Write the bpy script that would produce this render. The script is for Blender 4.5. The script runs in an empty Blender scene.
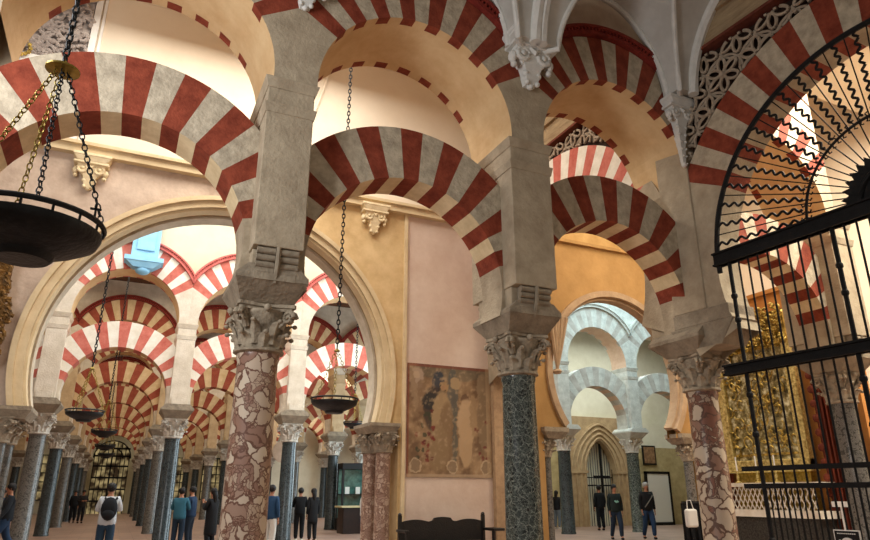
import bpy, bmesh, math, random
from math import sin, cos, pi, sqrt, atan2, asin, radians
from mathutils import Vector, Matrix
random.seed(7)
S = bpy.context.scene
COL = S.collection

# ------------------------------------------------------------------ camera
cam_d = bpy.data.cameras.new('camera'); cam = bpy.data.objects.new('camera', cam_d); COL.objects.link(cam)
cam_d.sensor_fit = 'HORIZONTAL'; cam_d.sensor_width = 36; cam_d.lens = 36*651.9/870
cam_d.clip_start = .05; cam_d.clip_end = 300
cam.location = (0, 0, 1.55)
cam.rotation_euler = (pi/2+.3302, 0, -.4375)
S.camera = cam

# ------------------------------------------------------------------ light
S.view_settings.view_transform = 'Standard'; S.view_settings.look = 'None'
S.view_settings.gamma = 1; S.view_settings.use_curve_mapping = False
S.view_settings.exposure = 0.2
S.cycles.use_denoising = True
S.cycles.max_bounces = 7; S.cycles.diffuse_bounces = 4
w = bpy.data.worlds.new('world'); S.world = w; w.use_nodes = True
w.node_tree.nodes['Background'].inputs[0].default_value = (1, .9, .77, 1)
w.node_tree.nodes['Background'].inputs[1].default_value = .27

def area(loc, size, power, color, direction=(0, 0, -1), name='ceiling_fill'):  # by default an unseen lamp added under a ceiling to brighten the room
    d = bpy.data.lights.new(name, 'AREA'); d.energy = power; d.color = color
    d.shape = 'RECTANGLE'; d.size, d.size_y = size
    o = bpy.data.objects.new(name, d); COL.objects.link(o); o.location = loc
    o.rotation_euler = Vector(direction).to_track_quat('-Z', 'Y').to_euler()
    return o
COOL = (.86, .95, 1); DAY = (1, .97, .92); WARM = (1, .8, .55); AMB = (1, .62, .28)
WARM = (1, .86, .66)
area((1.5, 12.0, 12.6), (7, 4), 760, (1, .95, .87))
area((3.0, 19.5, 11.8), (16, 5), 1150, (.95, .98, 1))
area((19, 19.5, 11.8), (9, 5), 720, (.66, .9, 1))
area((21, 25.2, 9.5), (9, 2), 380, (.95, 1, .95))
area((0, 27, 9.9), (14, 3), 420, WARM)
area((2, 34.5, 9.9), (16, 3), 380, WARM)
area((3, 42, 9.9), (18, 3), 380, WARM)
area((3, 49.5, 9.9), (18, 3), 380, WARM)
area((3, 57, 9.9), (18, 3), 420, WARM)
area((12.2, 11.8, 11.5), (5, 4), 420, (1, .9, .74))
area((14.0, 5.0, 11.2), (5, 5), 1900, (1, .93, .78))
area((12, 44, 9.9), (6, 4), 600, DAY)
area((-3.6, 4.8, 5.6), (2, 3), 300, (.97, .98, 1), (.7, .7, .0), 'left fill light')  # unseen fill lamp added at the left to brighten the front arches
for x_, y_, p_ in ((10.6, 19.6, 420), (13.4, 27.2, 420), (17.2, 35, 420)):
    area((x_, y_, 4.2), (4.5, 5), p_, (.72, .9, 1), (-1, .12, -.05), 'side daylight')

# ------------------------------------------------------------------ materials
def lin(h):
    h = h.lstrip('#'); c = [int(h[i:i+2], 16)/255 for i in (0, 2, 4)]
    return tuple((x/12.92 if x <= .04045 else ((x+.055)/1.055)**2.4) for x in c)+(1,)
MATS = {}
def mat(name, c1, c2=None, scale=4, rough=.8, bump=.15, bscale=None, metal=0, c3=None, spec=.3, detail=6, stretch=None):
    m = bpy.data.materials.new(name); m.use_nodes = True; nt = m.node_tree; N = nt.nodes; L = nt.links
    b = N['Principled BSDF']; b.inputs['Roughness'].default_value = rough; b.inputs['Metallic'].default_value = metal
    b.inputs['Specular IOR Level'].default_value = spec
    if c2 is None:
        b.inputs['Base Color'].default_value = lin(c1)
    tc = N.new('ShaderNodeTexCoord'); src = tc.outputs['Object']
    if stretch:
        mp = N.new('ShaderNodeMapping'); mp.inputs['Scale'].default_value = stretch; L.new(src, mp.inputs[0]); src = mp.outputs[0]
    if c2:
        n = N.new('ShaderNodeTexNoise'); n.inputs['Scale'].default_value = scale; n.inputs['Detail'].default_value = detail
        n.inputs['Roughness'].default_value = .65; L.new(src, n.inputs['Vector'])
        r = N.new('ShaderNodeValToRGB'); e = r.color_ramp.elements
        e[0].position = .32; e[0].color = lin(c1); e[1].position = .68; e[1].color = lin(c2)
        if c3: k = e.new(.5); k.color = lin(c3)
        L.new(n.outputs['Fac'], r.inputs[0]); L.new(r.outputs[0], b.inputs['Base Color'])
    if bump:
        n2 = N.new('ShaderNodeTexNoise'); n2.inputs['Scale'].default_value = bscale or scale*5; n2.inputs['Detail'].default_value = 8
        L.new(src, n2.inputs['Vector']); bp = N.new('ShaderNodeBump'); bp.inputs['Strength'].default_value = bump
        bp.inputs['Distance'].default_value = .03; L.new(n2.outputs['Fac'], bp.inputs['Height']); L.new(bp.outputs[0], b.inputs['Normal'])
    MATS[name] = m; return m
red = mat('red_voussoir', '6c2a19', '94452f', 5, .85, .35, 30)
white = mat('stone_voussoir', '9c8f7b', 'c8baa2', 6, .85, .5, 25)
cream = mat('cream_soffit', 'c9a577', 'dcbf92', 2, .9, .15, 18)
stone = mat('pier_stone', '978872', 'b5a68e', 3, .9, .45, 22)
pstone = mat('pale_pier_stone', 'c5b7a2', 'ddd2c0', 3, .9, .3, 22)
impost = mat('impost_stone', '7d7160', '9f927e', 5, .9, .6, 20)
capm = mat('capital_stone', '7a6d5c', 'b0a28c', 7, .8, .7, 22)
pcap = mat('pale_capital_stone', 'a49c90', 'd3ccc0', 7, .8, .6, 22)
rim = mat('red_brick_rim', '6a2018', '8a3226', 8, .85, .3, 30)
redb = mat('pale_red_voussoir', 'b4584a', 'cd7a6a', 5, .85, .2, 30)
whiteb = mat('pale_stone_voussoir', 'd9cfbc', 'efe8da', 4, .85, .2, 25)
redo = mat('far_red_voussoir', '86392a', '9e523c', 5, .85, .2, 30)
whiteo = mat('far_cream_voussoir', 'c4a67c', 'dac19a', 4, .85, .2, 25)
ashr = mat('worn_red_voussoir', 'a39c92', 'c6c4bb', 2.5, .85, .3, 20)
ashw = mat('pale_ashlar', 'b4b6ae', 'd6d8d0', 4, .85, .5, 20)
tan = mat('tan_plaster', 'c0a070', 'dcc090', 1.6, .92, .3, 9)
mould = mat('cream_moulding', 'cbb48c', 'decaa4', 2, .8, .15, 14)
mould2 = mat('grey_moulding', 'b3a58f', 'd0c4ae', 3, .8, .15, 14)
pink = mat('pink_plaster', 'c9b09e', 'd9c6b6', 1.2, .92, .2, 9)
rosy = mat('rosy_plaster', 'b09a88', 'd6c2ae', 1.5, .92, .4, 9)
lune = mat('smooth_cream_plaster', 'e0d0b8', 'eaddc8', .6, .9, .04, 6)
orange = mat('ochre_plaster', '987445', 'b08955', 1.0, .9, .15, 8)
plaster = mat('grey_white_plaster', 'b3b0a8', 'cccac3', 1.5, .8, .1, 10)
corb = mat('white_corbel_plaster', 'c9c8c2', 'dddcd6', 5, .7, .2, 20)
corbc = mat('cream_corbel_plaster', 'dcc79c', 'f0dfba', 5, .7, .2, 20)
whitem = mat('white_moulding', 'dfdcd4', 'efece6', 3, .7, .05, 10)
relief = mat('grey_relief_plaster', '857a74', 'b5aaa2', 6, .8, .3, 20)
bluep = mat('light_blue_paint', '7fb6d8', '98cbe6', 2, .7, .05, 10)
iron = mat('black_iron', '08080a', '151516', 8, .75, .3, 40, metal=.4, spec=.5)
lampm = mat('dark_lamp_iron', '141618', '2a2d30', 5, .5, .3, 25, metal=.5, spec=.5)
brass = mat('aged_brass', '7a6a2c', 'b8a055', 14, .4, .2, 30, metal=.9)
gold = mat('gilded_carving', '4a3010', 'efd070', 9, .35, .8, 20, metal=.75, detail=8)
gold2 = mat('bright_gilding', '8a7030', 'f4e29a', 14, .3, .6, 30, metal=.7)
paint = mat('dark_altar_painting', '2a2418', 'f2ecc6', 7, .5, .2, 14, c3='8a7c4c', detail=12)
bronzed = mat('brown_gilt_carving', '3a2812', '8a6430', 10, .5, .7, 24, metal=.4)
wood = mat('black_carved_wood', '0e0c0b', '1d1815', 6, .45, .3, 30, spec=.5)
dwood = mat('dark_desk_wood', '1d120f', '2c1b16', 5, .4, .1, 30)
beige = mat('beige_desk_top', 'c5b98c', 'd8cfa6', 5, .5, .05)
drape = mat('red_orange_drape', '4a1a0c', '74301a', 2, .8, .3, 10, stretch=(8, 8, 1))
blackm = mat('black_marble_slab', '1b1a18', '4d4a44', 26, .5, .05, 30)
ceilm = mat('dark_timber_ceiling', '4a2a18', '6d4428', 3, .8, .3, 12, stretch=(1, 8, 1))
wallw = mat('white_far_wall', 'd9d6bf', 'ecead6', 1, .9, .05, 6)
wally = mat('sandstone_wall', 'a8966a', 'c9b98a', 2.5, .9, .4, 12)
gothst = mat('gothic_portal_stone', 'a48a68', 'c2a983', 3, .9, .4, 18)
boardw = mat('white_board', 'dcdcd4'); frameb = mat('black_frame', '111111', rough=.5)
beam = mat('brown_stone_course', '8a7458', 'b09a78', 2, .9, .5, 12, stretch=(1, 1, 5))
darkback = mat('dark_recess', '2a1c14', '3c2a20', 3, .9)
trac = mat('tracery_stone', '9a8874', 'b8a894', 6, .9, .4, 25)
glow = None

def marble(name, matrix, cl1, cl2, dark, scale=7, rough=.3):
    m = bpy.data.materials.new(name); m.use_nodes = True; nt = m.node_tree; N = nt.nodes; L = nt.links
    b = N['Principled BSDF']; b.inputs['Roughness'].default_value = rough
    tc = N.new('ShaderNodeTexCoord')
    nz = N.new('ShaderNodeTexNoise'); nz.inputs['Scale'].default_value = 4; nz.inputs['Detail'].default_value = 5; L.new(tc.outputs['Object'], nz.inputs[0])
    mx = N.new('ShaderNodeMix'); mx.data_type = 'VECTOR'; mx.inputs[0].default_value = .26
    L.new(tc.outputs['Object'], mx.inputs[4]); L.new(nz.outputs['Color'], mx.inputs[5])
    v = N.new('ShaderNodeTexVoronoi'); v.feature = 'DISTANCE_TO_EDGE'; v.inputs['Scale'].default_value = scale; L.new(mx.outputs[1], v.inputs['Vector'])
    v2 = N.new('ShaderNodeTexVoronoi'); v2.inputs['Scale'].default_value = scale; L.new(mx.outputs[1], v2.inputs['Vector'])
    n2 = N.new('ShaderNodeTexNoise'); n2.inputs['Scale'].default_value = 3; L.new(tc.outputs['Object'], n2.inputs[0])
    add = N.new('ShaderNodeMath'); add.operation = 'MULTIPLY_ADD'; L.new(n2.outputs['Fac'], add.inputs[0]); add.inputs[1].default_value = -.11; L.new(v.outputs[0], add.inputs[2])
    r = N.new('ShaderNodeValToRGB'); e = r.color_ramp.elements; e[0].position = 0; e[0].color = lin(dark); e[1].position = .035; e[1].color = (1, 1, 1, 1)
    L.new(add.outputs[0], r.inputs[0])
    hs = N.new('ShaderNodeSeparateColor'); L.new(v2.outputs['Color'], hs.inputs[0])
    r2 = N.new('ShaderNodeValToRGB'); r2.color_ramp.elements[0].color = lin(cl1); r2.color_ramp.elements[1].color = lin(cl2)
    k = r2.color_ramp.elements.new(.22); k.color = lin(matrix); k = r2.color_ramp.elements.new(.34); k.color = lin(cl1)
    r2.color_ramp.elements[0].color = lin(matrix)
    L.new(hs.outputs[0], r2.inputs[0])
    def edged(col_out, dist_out, wdt):
        mm = N.new('ShaderNodeMix'); mm.data_type = 'RGBA'
        th = N.new('ShaderNodeValToRGB'); th.color_ramp.elements[0].position = .0; th.color_ramp.elements[1].position = wdt
        L.new(dist_out, th.inputs[0]); L.new(th.outputs[0], mm.inputs[0]); mm.inputs[6].default_value = lin(dark)
        L.new(col_out, mm.inputs[7]); return mm.outputs[2]
    big_ = edged(r2.outputs[0], add.outputs[0], .03)
    w1 = N.new('ShaderNodeTexVoronoi'); w1.feature = 'DISTANCE_TO_EDGE'; w1.inputs['Scale'].default_value = scale*2.9; L.new(mx.outputs[1], w1.inputs['Vector'])
    w2 = N.new('ShaderNodeTexVoronoi'); w2.inputs['Scale'].default_value = scale*2.9; L.new(mx.outputs[1], w2.inputs['Vector'])
    sc_ = N.new('ShaderNodeSeparateColor'); L.new(w2.outputs['Color'], sc_.inputs[0])
    r3 = N.new('ShaderNodeValToRGB'); e3 = r3.color_ramp.elements; e3[0].position = .45; e3[0].color = lin(matrix); e3[1].position = .6; e3[1].color = lin(cl1)
    L.new(sc_.outputs[1], r3.inputs[0])
    ad2 = N.new('ShaderNodeMath'); ad2.operation = 'MULTIPLY_ADD'; L.new(n2.outputs['Fac'], ad2.inputs[0]); ad2.inputs[1].default_value = -.09; L.new(w1.outputs[0], ad2.inputs[2])
    small = edged(r3.outputs[0], ad2.outputs[0], .06)
    pick = N.new('ShaderNodeMath'); pick.operation = 'GREATER_THAN'; pick.inputs[1].default_value = .35; L.new(hs.outputs[1], pick.inputs[0])
    fm = N.new('ShaderNodeMix'); fm.data_type = 'RGBA'; L.new(pick.outputs[0], fm.inputs[0]); L.new(small, fm.inputs[6]); L.new(big_, fm.inputs[7])
    L.new(fm.outputs[2], b.inputs['Base Color'])
    return m
breccia = marble('pink_breccia_marble', '957464', 'b8a28d', 'd4c5b0', '6c4a3c', 8.5)
breccia2 = marble('grey_pink_breccia_marble', '7a5344', 'a08f7e', 'beb09c', '5c4236', 6)
pinkm = marble('pink_marble', '8f7262', 'a58c7a', 'bda794', '745546', 14)
def veined(name, base, mid, vein, scale=3, rough=.22, crack=None):
    m = bpy.data.materials.new(name); m.use_nodes = True; nt = m.node_tree; N = nt.nodes; L = nt.links
    b = N['Principled BSDF']; b.inputs['Roughness'].default_value = rough
    tc = N.new('ShaderNodeTexCoord')
    n = N.new('ShaderNodeTexNoise'); n.inputs['Scale'].default_value = scale; n.inputs['Detail'].default_value = 10; n.inputs['Roughness'].default_value = .7
    n.inputs['Distortion'].default_value = 1.2
    L.new(tc.outputs['Object'], n.inputs[0])
    r = N.new('ShaderNodeValToRGB'); e = r.color_ramp.elements
    e[0].position = .3; e[0].color = lin(base); e[1].position = .75; e[1].color = lin(mid)
    for p, c in ((.47, base), (.5, vein), (.53, mid)): k = e.new(p); k.color = lin(c)
    L.new(n.outputs['Fac'], r.inputs[0]); out = r.outputs[0]
    if crack:
        mx = N.new('ShaderNodeMix'); mx.data_type = 'VECTOR'; mx.inputs[0].default_value = .12
        L.new(tc.outputs['Object'], mx.inputs[4]); L.new(n.outputs['Color'], mx.inputs[5])
        for sc, wd, am in ((9, .03, .8), (20, .05, .5)):
            v = N.new('ShaderNodeTexVoronoi'); v.feature = 'DISTANCE_TO_EDGE'; v.inputs['Scale'].default_value = sc; L.new(mx.outputs[1], v.inputs['Vector'])
            t_ = N.new('ShaderNodeValToRGB'); q0, q1 = t_.color_ramp.elements; q0.color = (am, am, am, 1); q1.position = wd; q1.color = (0, 0, 0, 1)
            L.new(v.outputs[0], t_.inputs[0]); mm = N.new('ShaderNodeMix'); mm.data_type = 'RGBA'; L.new(t_.outputs[0], mm.inputs[0])
            L.new(out, mm.inputs[6]); mm.inputs[7].default_value = lin(crack); out = mm.outputs[2]
    L.new(out, b.inputs['Base Color'])
    return m
green = veined('dark_green_marble', '1d2221', '343b38', '4a524d', 10, .22, 'a9b0a4')
bluegrey = veined('blue_grey_marble', '1f2426', '343b3d', '525c5e', 12)
greym = veined('grey_marble', '464440', '625f5a', '7d7971', 12)

def floormat():
    m = bpy.data.materials.new('floor_slabs'); m.use_nodes = True; nt = m.node_tree; N = nt.nodes; L = nt.links
    b = N['Principled BSDF']; b.inputs['Roughness'].default_value = .38
    tc = N.new('ShaderNodeTexCoord'); br = N.new('ShaderNodeTexBrick'); br.inputs['Scale'].default_value = 1
    br.inputs['Brick Width'].default_value = .9; br.inputs['Row Height'].default_value = .6; br.inputs['Mortar Size'].default_value = .008
    br.inputs['Color1'].default_value = lin('93786b'); br.inputs['Color2'].default_value = lin('a98d7d'); br.inputs['Mortar'].default_value = lin('5d473d')
    L.new(tc.outputs['Object'], br.inputs['Vector']); L.new(br.outputs['Color'], b.inputs['Base Color'])
    return m
floorm = floormat()

# ------------------------------------------------------------------ mesh helpers
class MB:
    def __init__(s): s.v = []; s.f = []; s.m = []
    def face(s, pts, mi=0):
        k = len(s.v); s.v += [tuple(p) for p in pts]; s.f.append(tuple(range(k, k+len(pts)))); s.m.append(mi)
    def box(s, x0, x1, y0, y1, z0, z1, mi=0):
        k = len(s.v)
        s.v += [(x, y, z) for z in (z0, z1) for y in (y0, y1) for x in (x0, x1)]
        for q in ((0, 2, 3, 1), (4, 5, 7, 6), (0, 1, 5, 4), (2, 6, 7, 3), (0, 4, 6, 2), (1, 3, 7, 5)):
            s.f.append(tuple(k+i for i in q)); s.m.append(mi)
    def frustum(s, c, z0, z1, a, b, mi=0):     # a,b half sizes (x,y) at z0,z1
        k = len(s.v); x, y = c
        for (hx, hy), z in ((a, z0), (b, z1)):
            s.v += [(x-hx, y-hy, z), (x+hx, y-hy, z), (x+hx, y+hy, z), (x-hx, y+hy, z)]
        for q in ((3, 2, 1, 0), (4, 5, 6, 7), (0, 1, 5, 4), (1, 2, 6, 5), (2, 3, 7, 6), (3, 0, 4, 7)):
            s.f.append(tuple(k+i for i in q)); s.m.append(mi)
    def lathe(s, prof, c=(0, 0), n=24, mi=0, sx=1, sy=1):
        k = len(s.v)
        for r, z in prof:
            for i in range(n):
                a = 2*pi*i/n; s.v.append((c[0]+r*cos(a)*sx, c[1]+r*sin(a)*sy, z))
        for j in range(len(prof)-1):
            for i in range(n):
                s.f.append((k+j*n+i, k+j*n+(i+1) % n, k+(j+1)*n+(i+1) % n, k+(j+1)*n+i)); s.m.append(mi)
        s.f.append(tuple(k+i for i in reversed(range(n)))); s.m.append(mi)
        s.f.append(tuple(k+(len(prof)-1)*n+i for i in range(n))); s.m.append(mi)
    def tube(s, pts, r, n=6, mi=0, closed=False, taper=None):
        pts = [Vector(p) for p in pts]; k = len(s.v); N = len(pts)
        up = Vector((.13, .21, .97)).normalized()
        for j, p in enumerate(pts):
            a = pts[(j-1) % N] if (closed or j > 0) else p; b = pts[(j+1) % N] if (closed or j < N-1) else p
            t = (b-a)
            if t.length < 1e-9: t = Vector((0, 0, 1))
            t.normalize(); u = t.cross(up)
            if u.length < .05: u = t.cross(Vector((1, 0, 0)))
            u.normalize(); w_ = t.cross(u); rr = r if taper is None else r*taper[j]
            for i in range(n):
                an = 2*pi*i/n; s.v.append(tuple(p+u*cos(an)*rr+w_*sin(an)*rr))
        for j in range(N if closed else N-1):
            for i in range(n):
                s.f.append((k+j*n+i, k+j*n+(i+1) % n, k+((j+1) % N)*n+(i+1) % n, k+((j+1) % N)*n+i)); s.m.append(mi)
        if not closed:
            s.f.append(tuple(k+i for i in reversed(range(n)))); s.m.append(mi)
            s.f.append(tuple(k+(N-1)*n+i for i in range(n))); s.m.append(mi)
    def ball(s, c, r, n=8, mi=0, sc=(1, 1, 1)):
        k = len(s.v); R = n//2+1
        for j in range(R+1):
            t = pi*j/R
            for i in range(n):
                a = 2*pi*i/n; s.v.append((c[0]+r*sc[0]*sin(t)*cos(a), c[1]+r*sc[1]*sin(t)*sin(a), c[2]+r*sc[2]*cos(t)))
        for j in range(R):
            for i in range(n):
                s.f.append((k+j*n+i, k+(j+1)*n+i, k+(j+1)*n+(i+1) % n, k+j*n+(i+1) % n)); s.m.append(mi)
    def prism(s, poly, y0, y1, mi=0):          # poly in (x,z), extruded along y
        k = len(s.v); n = len(poly)
        s.v += [(x, y0, z) for x, z in poly]+[(x, y1, z) for x, z in poly]
        s.f.append(tuple(range(k, k+n))); s.m.append(mi); s.f.append(tuple(k+n+i for i in reversed(range(n)))); s.m.append(mi)
        for i in range(n):
            s.f.append((k+i, k+n+i, k+n+(i+1) % n, k+(i+1) % n)); s.m.append(mi)
    def obj(s, name, mats, parent=None, loc=(0, 0, 0), rz=0, smooth=False, bevel=0):
        me = bpy.data.meshes.new(name); me.from_pydata(s.v, [], s.f)
        if not isinstance(mats, (list, tuple)): mats = [mats]
        for m in mats: me.materials.append(m)
        for p, mi in zip(me.polygons, s.m): p.material_index = mi
        bm = bmesh.new(); bm.from_mesh(me); bmesh.ops.recalc_face_normals(bm, faces=bm.faces)
        if smooth:
            bmesh.ops.remove_doubles(bm, verts=bm.verts, dist=1e-5)
            for f in bm.faces: f.smooth = True
            for e in bm.edges:
                if len(e.link_faces) == 2 and e.calc_face_angle(0) > .7: e.smooth = False
        bm.to_mesh(me); bm.free()
        o = bpy.data.objects.new(name, me); COL.objects.link(o); o.location = loc; o.rotation_euler.z = rz
        if parent: o.parent = parent
        if bevel:
            md = o.modifiers.new('bevel', 'BEVEL'); md.width = bevel; md.segments = 2; md.limit_method = 'ANGLE'
        return o
def tag(o, label, cat, group=None, kind=None):
    if label: o['label'] = label
    if cat: o['category'] = cat
    if group: o['group'] = group
    if kind: o['kind'] = kind
    return o
def thing(name, label, cat, loc=(0, 0, 0), rz=0, group=None):
    o = bpy.data.objects.new(name, None); o.empty_display_size = .2; COL.objects.link(o)
    o.location = loc; o.rotation_euler.z = rz; return tag(o, label, cat, group)
def struct(o): o['kind'] = 'structure'; return o
def copy_tree(o, parent=None):
    c = o.copy(); COL.objects.link(c)
    if parent: c.parent = parent
    for ch in list(o.children): copy_tree(ch, c)
    return c
ORD = ['zeroth', 'first', 'second', 'third', 'fourth', 'fifth', 'sixth', 'seventh', 'eighth', 'ninth', 'tenth']

# ------------------------------------------------------------------ measures
B = 3.81; X0 = 1.526; Y0 = 8.492; W = 7.454; ZC = 3.85
def cx(i): return X0+B*i
def ry(j): return Y0+W*j

# ------------------------------------------------------------------ shell
def slab(name, m, *b):
    mb = MB(); mb.box(*b); return struct(mb.obj(name, m))
slab('floor', floorm, -14, 34, -6, 66, -.2, 0)
slab('wall_far', wallw, -14, 34, 64.2, 64.6, 0, 12)
slab('wall_left', rosy, -14.4, -14, 9, 64.6, 0, 14)
slab('wall_right', wally, 34, 34.4, 0, 64.6, 0, 14)
slab('ceiling_nave', ceilm, -14, 34, 23.9, 64.6, 10.35, 10.6)
slab('ceiling_chapel', lune, -14, 34, 9.3, 23.9, 13.4, 13.6)
slab('ceiling_sanctuary', lune, 9.4, 18, 1.0, 9.3, 11.6, 11.8)

# ------------------------------------------------------------------ arches
def ext_r(a, ci, ce, re, half):
    # distance from intrados centre (0,ci) along angle a to circle (0,ce),re, clipped at |x|=half
    dz = ci-ce; b_ = dz*sin(a); t = -b_+sqrt(max(b_*b_-(dz*dz-re*re), 0))
    if half and abs(cos(a)) > 1e-6: t = min(t, half/abs(cos(a)))
    return t
def arch_mb(ci, ri, ce, re, half, zs, n, a1, y0, y1, teeth=0):
    """slots: 0 red, 1 white, 2 plain stone, 3 soffit"""
    mb = MB(); a0 = -asin(min(1, max(0, (ci-zs)/ri))) if zs < ci else asin(min(1, (zs-ci)/ri))
    segs = []
    k = max(1, int((a1-a0)/.09))
    for q in range(k): segs.append((a0+(a1-a0)*q/k, a0+(a1-a0)*(q+1)/k, 2))
    d = (pi-2*a1)/n
    for q in range(n):
        for h in range(3): segs.append((a1+d*(q+h/3), a1+d*(q+(h+1)/3), 0 if q % 2 == 0 else 1))
    for q in range(k): segs.append((pi-a1+(a1-a0)*q/k, pi-a1+(a1-a0)*(q+1)/k, 2))
    for s0, s1, mi in segs:
        P = []
        for a in (s0, s1):
            t = ext_r(a, ci, ce, re, half); P.append(((ri*cos(a), ci+ri*sin(a)), (t*cos(a), ci+t*sin(a))))
        (i0, e0), (i1, e1) = P
        for y in (y0, y1): mb.face([(i0[0], y, i0[1]), (e0[0], y, e0[1]), (e1[0], y, e1[1]), (i1[0], y, i1[1])], mi)
        mb.face([(e0[0], y0, e0[1]), (e0[0], y1, e0[1]), (e1[0], y1, e1[1]), (e1[0], y0, e1[1])], mi)
        if teeth and mi != 2:
            ys = [y0, y0+teeth, y1-teeth, y1]; ms = [mi, 3, mi] if mi == 0 else [3, 3, 3]
        else: ys = [y0, y1]; ms = [3 if (mi == 2 and teeth) or mi == 1 else mi]
        for u in range(len(ys)-1):
            mb.face([(i0[0], ys[u], i0[1]), (i0[0], ys[u+1], i0[1]), (i1[0], ys[u+1], i1[1]), (i1[0], ys[u], i1[1])], ms[u])
    return mb
LOW = dict(ci=4.5, ri=1.53, ce=4.68, re=2.2, half=B/2, zs=4.08, n=17, a1=.24, y0=-.31, y1=.31)
UPP = dict(ci=7.05, ri=1.6, ce=7.45, re=2.1, half=B/2, zs=6.9, n=15, a1=.56, y0=-.66, y1=.7, teeth=.16)
def rim_mb(ce, re, half, y, n=60, deep=.1):
    mb = MB(); a0 = math.acos(min(1, half/(re+.02))); N = 40
    for rr, hh, yy in ((re+.01, .075, y-deep), (re+.13, .05, y-deep*1.5)):
        pr = []
        for q in range(N):
            s0 = a0+(pi-2*a0)*q/N; s1 = a0+(pi-2*a0)*(q+1)/N
            P = [(r*cos(s), ce+r*sin(s)) for r, s in ((rr, s0), (rr+hh, s0), (rr+hh, s1), (rr, s1))]
            mb.prism([(max(-half, min(half, p[0])), p[1]) for p in P], yy, y+.05)
    for q in range(n):
        s0 = a0+(pi-2*a0)*(q+.2)/n; s1 = a0+(pi-2*a0)*(q+.75)/n
        P = [(r*cos(s), ce+r*sin(s)) for r, s in ((re+.08, s0), (re+.135, s0), (re+.135, s1), (re+.08, s1))]
        mb.prism([(max(-half, min(half, p[0])), p[1]) for p in P], y-deep*1.2, y+.05)
    return mb
def capital_mb(H=.62, rb=.26, W2=.4):
    mb = MB()
    mb.lathe([(rb*.98, 0), (rb*1.14, .02), (rb*1.14, .05), (rb*.96, .07), (rb*.96, .2), (rb*1.05, .38), (rb*1.3, .5), (rb*1.3, .54)], n=24)
    def leaf(a, z0, h, wd, out, r0):
        prev = None; rows = []
        for q in range(6):
            t = q/5; z = z0+h*(t if t < .8 else .8+.1*(t-.8)/.2-(.25*max(0, t-.9))); r = r0+out*(t**2.2); wv = wd*(1-.55*t**2)*(1 if q < 5 else .6)
            row = []
            for sgn, off in ((-1, -.015), (0, .035), (1, -.015)):
                rr = r+off; row.append((rr*cos(a)-sgn*wv*sin(a), rr*sin(a)+sgn*wv*cos(a), z))
            rows.append(row)
        for q in range(5):
            for u in (0, 1): mb.face([rows[q][u], rows[q][u+1], rows[q+1][u+1], rows[q+1][u]])
            for u in (0, 1):    # thickness (inner skin)
                f = .93
                mb.face([(p[0]*f, p[1]*f, p[2]) for p in (rows[q][u], rows[q+1][u], rows[q+1][u+1], rows[q][u+1])])
        # curled tip
        tip = rows[5][1]; mb.ball((tip[0]*1.0, tip[1]*1.0, tip[2]-.012), .036, 8, sc=(1, 1, .8))
    for q in range(8): leaf(2*pi*q/8, .06, .21, .085, .1, rb*.98)
    for q in range(8): leaf(2*pi*(q+.5)/8, .1, .33, .08, .13, rb*.98)
    for q in range(4):     # volutes at the corners
        a = pi/4+q*pi/2; c = Vector((cos(a), sin(a), 0)); sd = Vector((-sin(a), cos(a), 0))
        for sg in (-1, 1):
            pts = []
            for t in range(13):
                th = t/12*2.6*pi; r = .095*(1-t/15)
                p = c*(W2*1.12+r*cos(th)*.9-.03)+sd*(sg*.035)+Vector((0, 0, .45+r*sin(th))); pts.append(p)
            mb.tube(pts, .032, 6, taper=[1-.5*t/12 for t in range(13)])
        mb.tube([c*(rb*1.1)+Vector((0, 0, .32)), c*(rb*1.35)+Vector((0, 0, .46)), c*(W2*1.1)+Vector((0, 0, .53))], .045, 6)
        b = q*pi/2; mb.ball((cos(b)*rb*1.4, sin(b)*rb*1.4, .55), .05, 8)
    poly = []
    for q in range(4):
        a = pi/4+q*pi/2; a2 = a+pi/2
        p = Vector((cos(a), sin(a)))*W2*1.32; p2 = Vector((cos(a2), sin(a2)))*W2*1.32
        for t in (0.04, .2, .35, .5, .65, .8, .96):
            m_ = p.lerp(p2, t); m_ *= 1-.16*sin(pi*t); poly.append(m_)
    ab = MB()
    for z0, z1, f in ((.53, .575, .93), (.575, H, 1.0)):
        mb_, mb = mb, ab; k = len(mb.v); n = len(poly)
        mb.v += [(p.x*f, p.y*f, z) for z in (z0, z1) for p in poly]
        mb.f.append(tuple(k+i for i in range(n))); mb.m.append(0); mb.f.append(tuple(k+n+i for i in range(n))); mb.m.append(0)
        for i in range(n): mb.f.append((k+i, k+(i+1) % n, k+n+(i+1) % n, k+n+i)); mb.m.append(0)
        mb = mb_
    mb.ab = ab
    return mb
def cap_obj(m, parent, loc=(0, 0, 0), **kw):
    c = capital_mb(**kw); o = c.obj('capital', m, parent, loc=loc, smooth=True); c.ab.obj('abacus', m, o); return o
def base_mb(r=.26):
    mb = MB(); mb.box(-r*1.5, r*1.5, -r*1.5, r*1.5, 0, .1)
    mb.lathe([(r*1.42, .1), (r*1.5, .14), (r*1.4, .19), (r*1.2, .21), (r*1.16, .25), (r*1.26, .28), (r*1.1, .32)], n=28)
    return mb
def impost_mb(z0=3.85, a=(.34, .34), b=(.5, .62), zt=4.28):
    mb = MB(); mb.frustum((0, 0), z0, z0+.24, a, b); mb.box(-b[0], b[0], -b[1], b[1], z0+.24, z0+.3)
    mb.frustum((0, 0), z0+.3, zt, b, (b[0]-.14, b[1])); return mb

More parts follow.
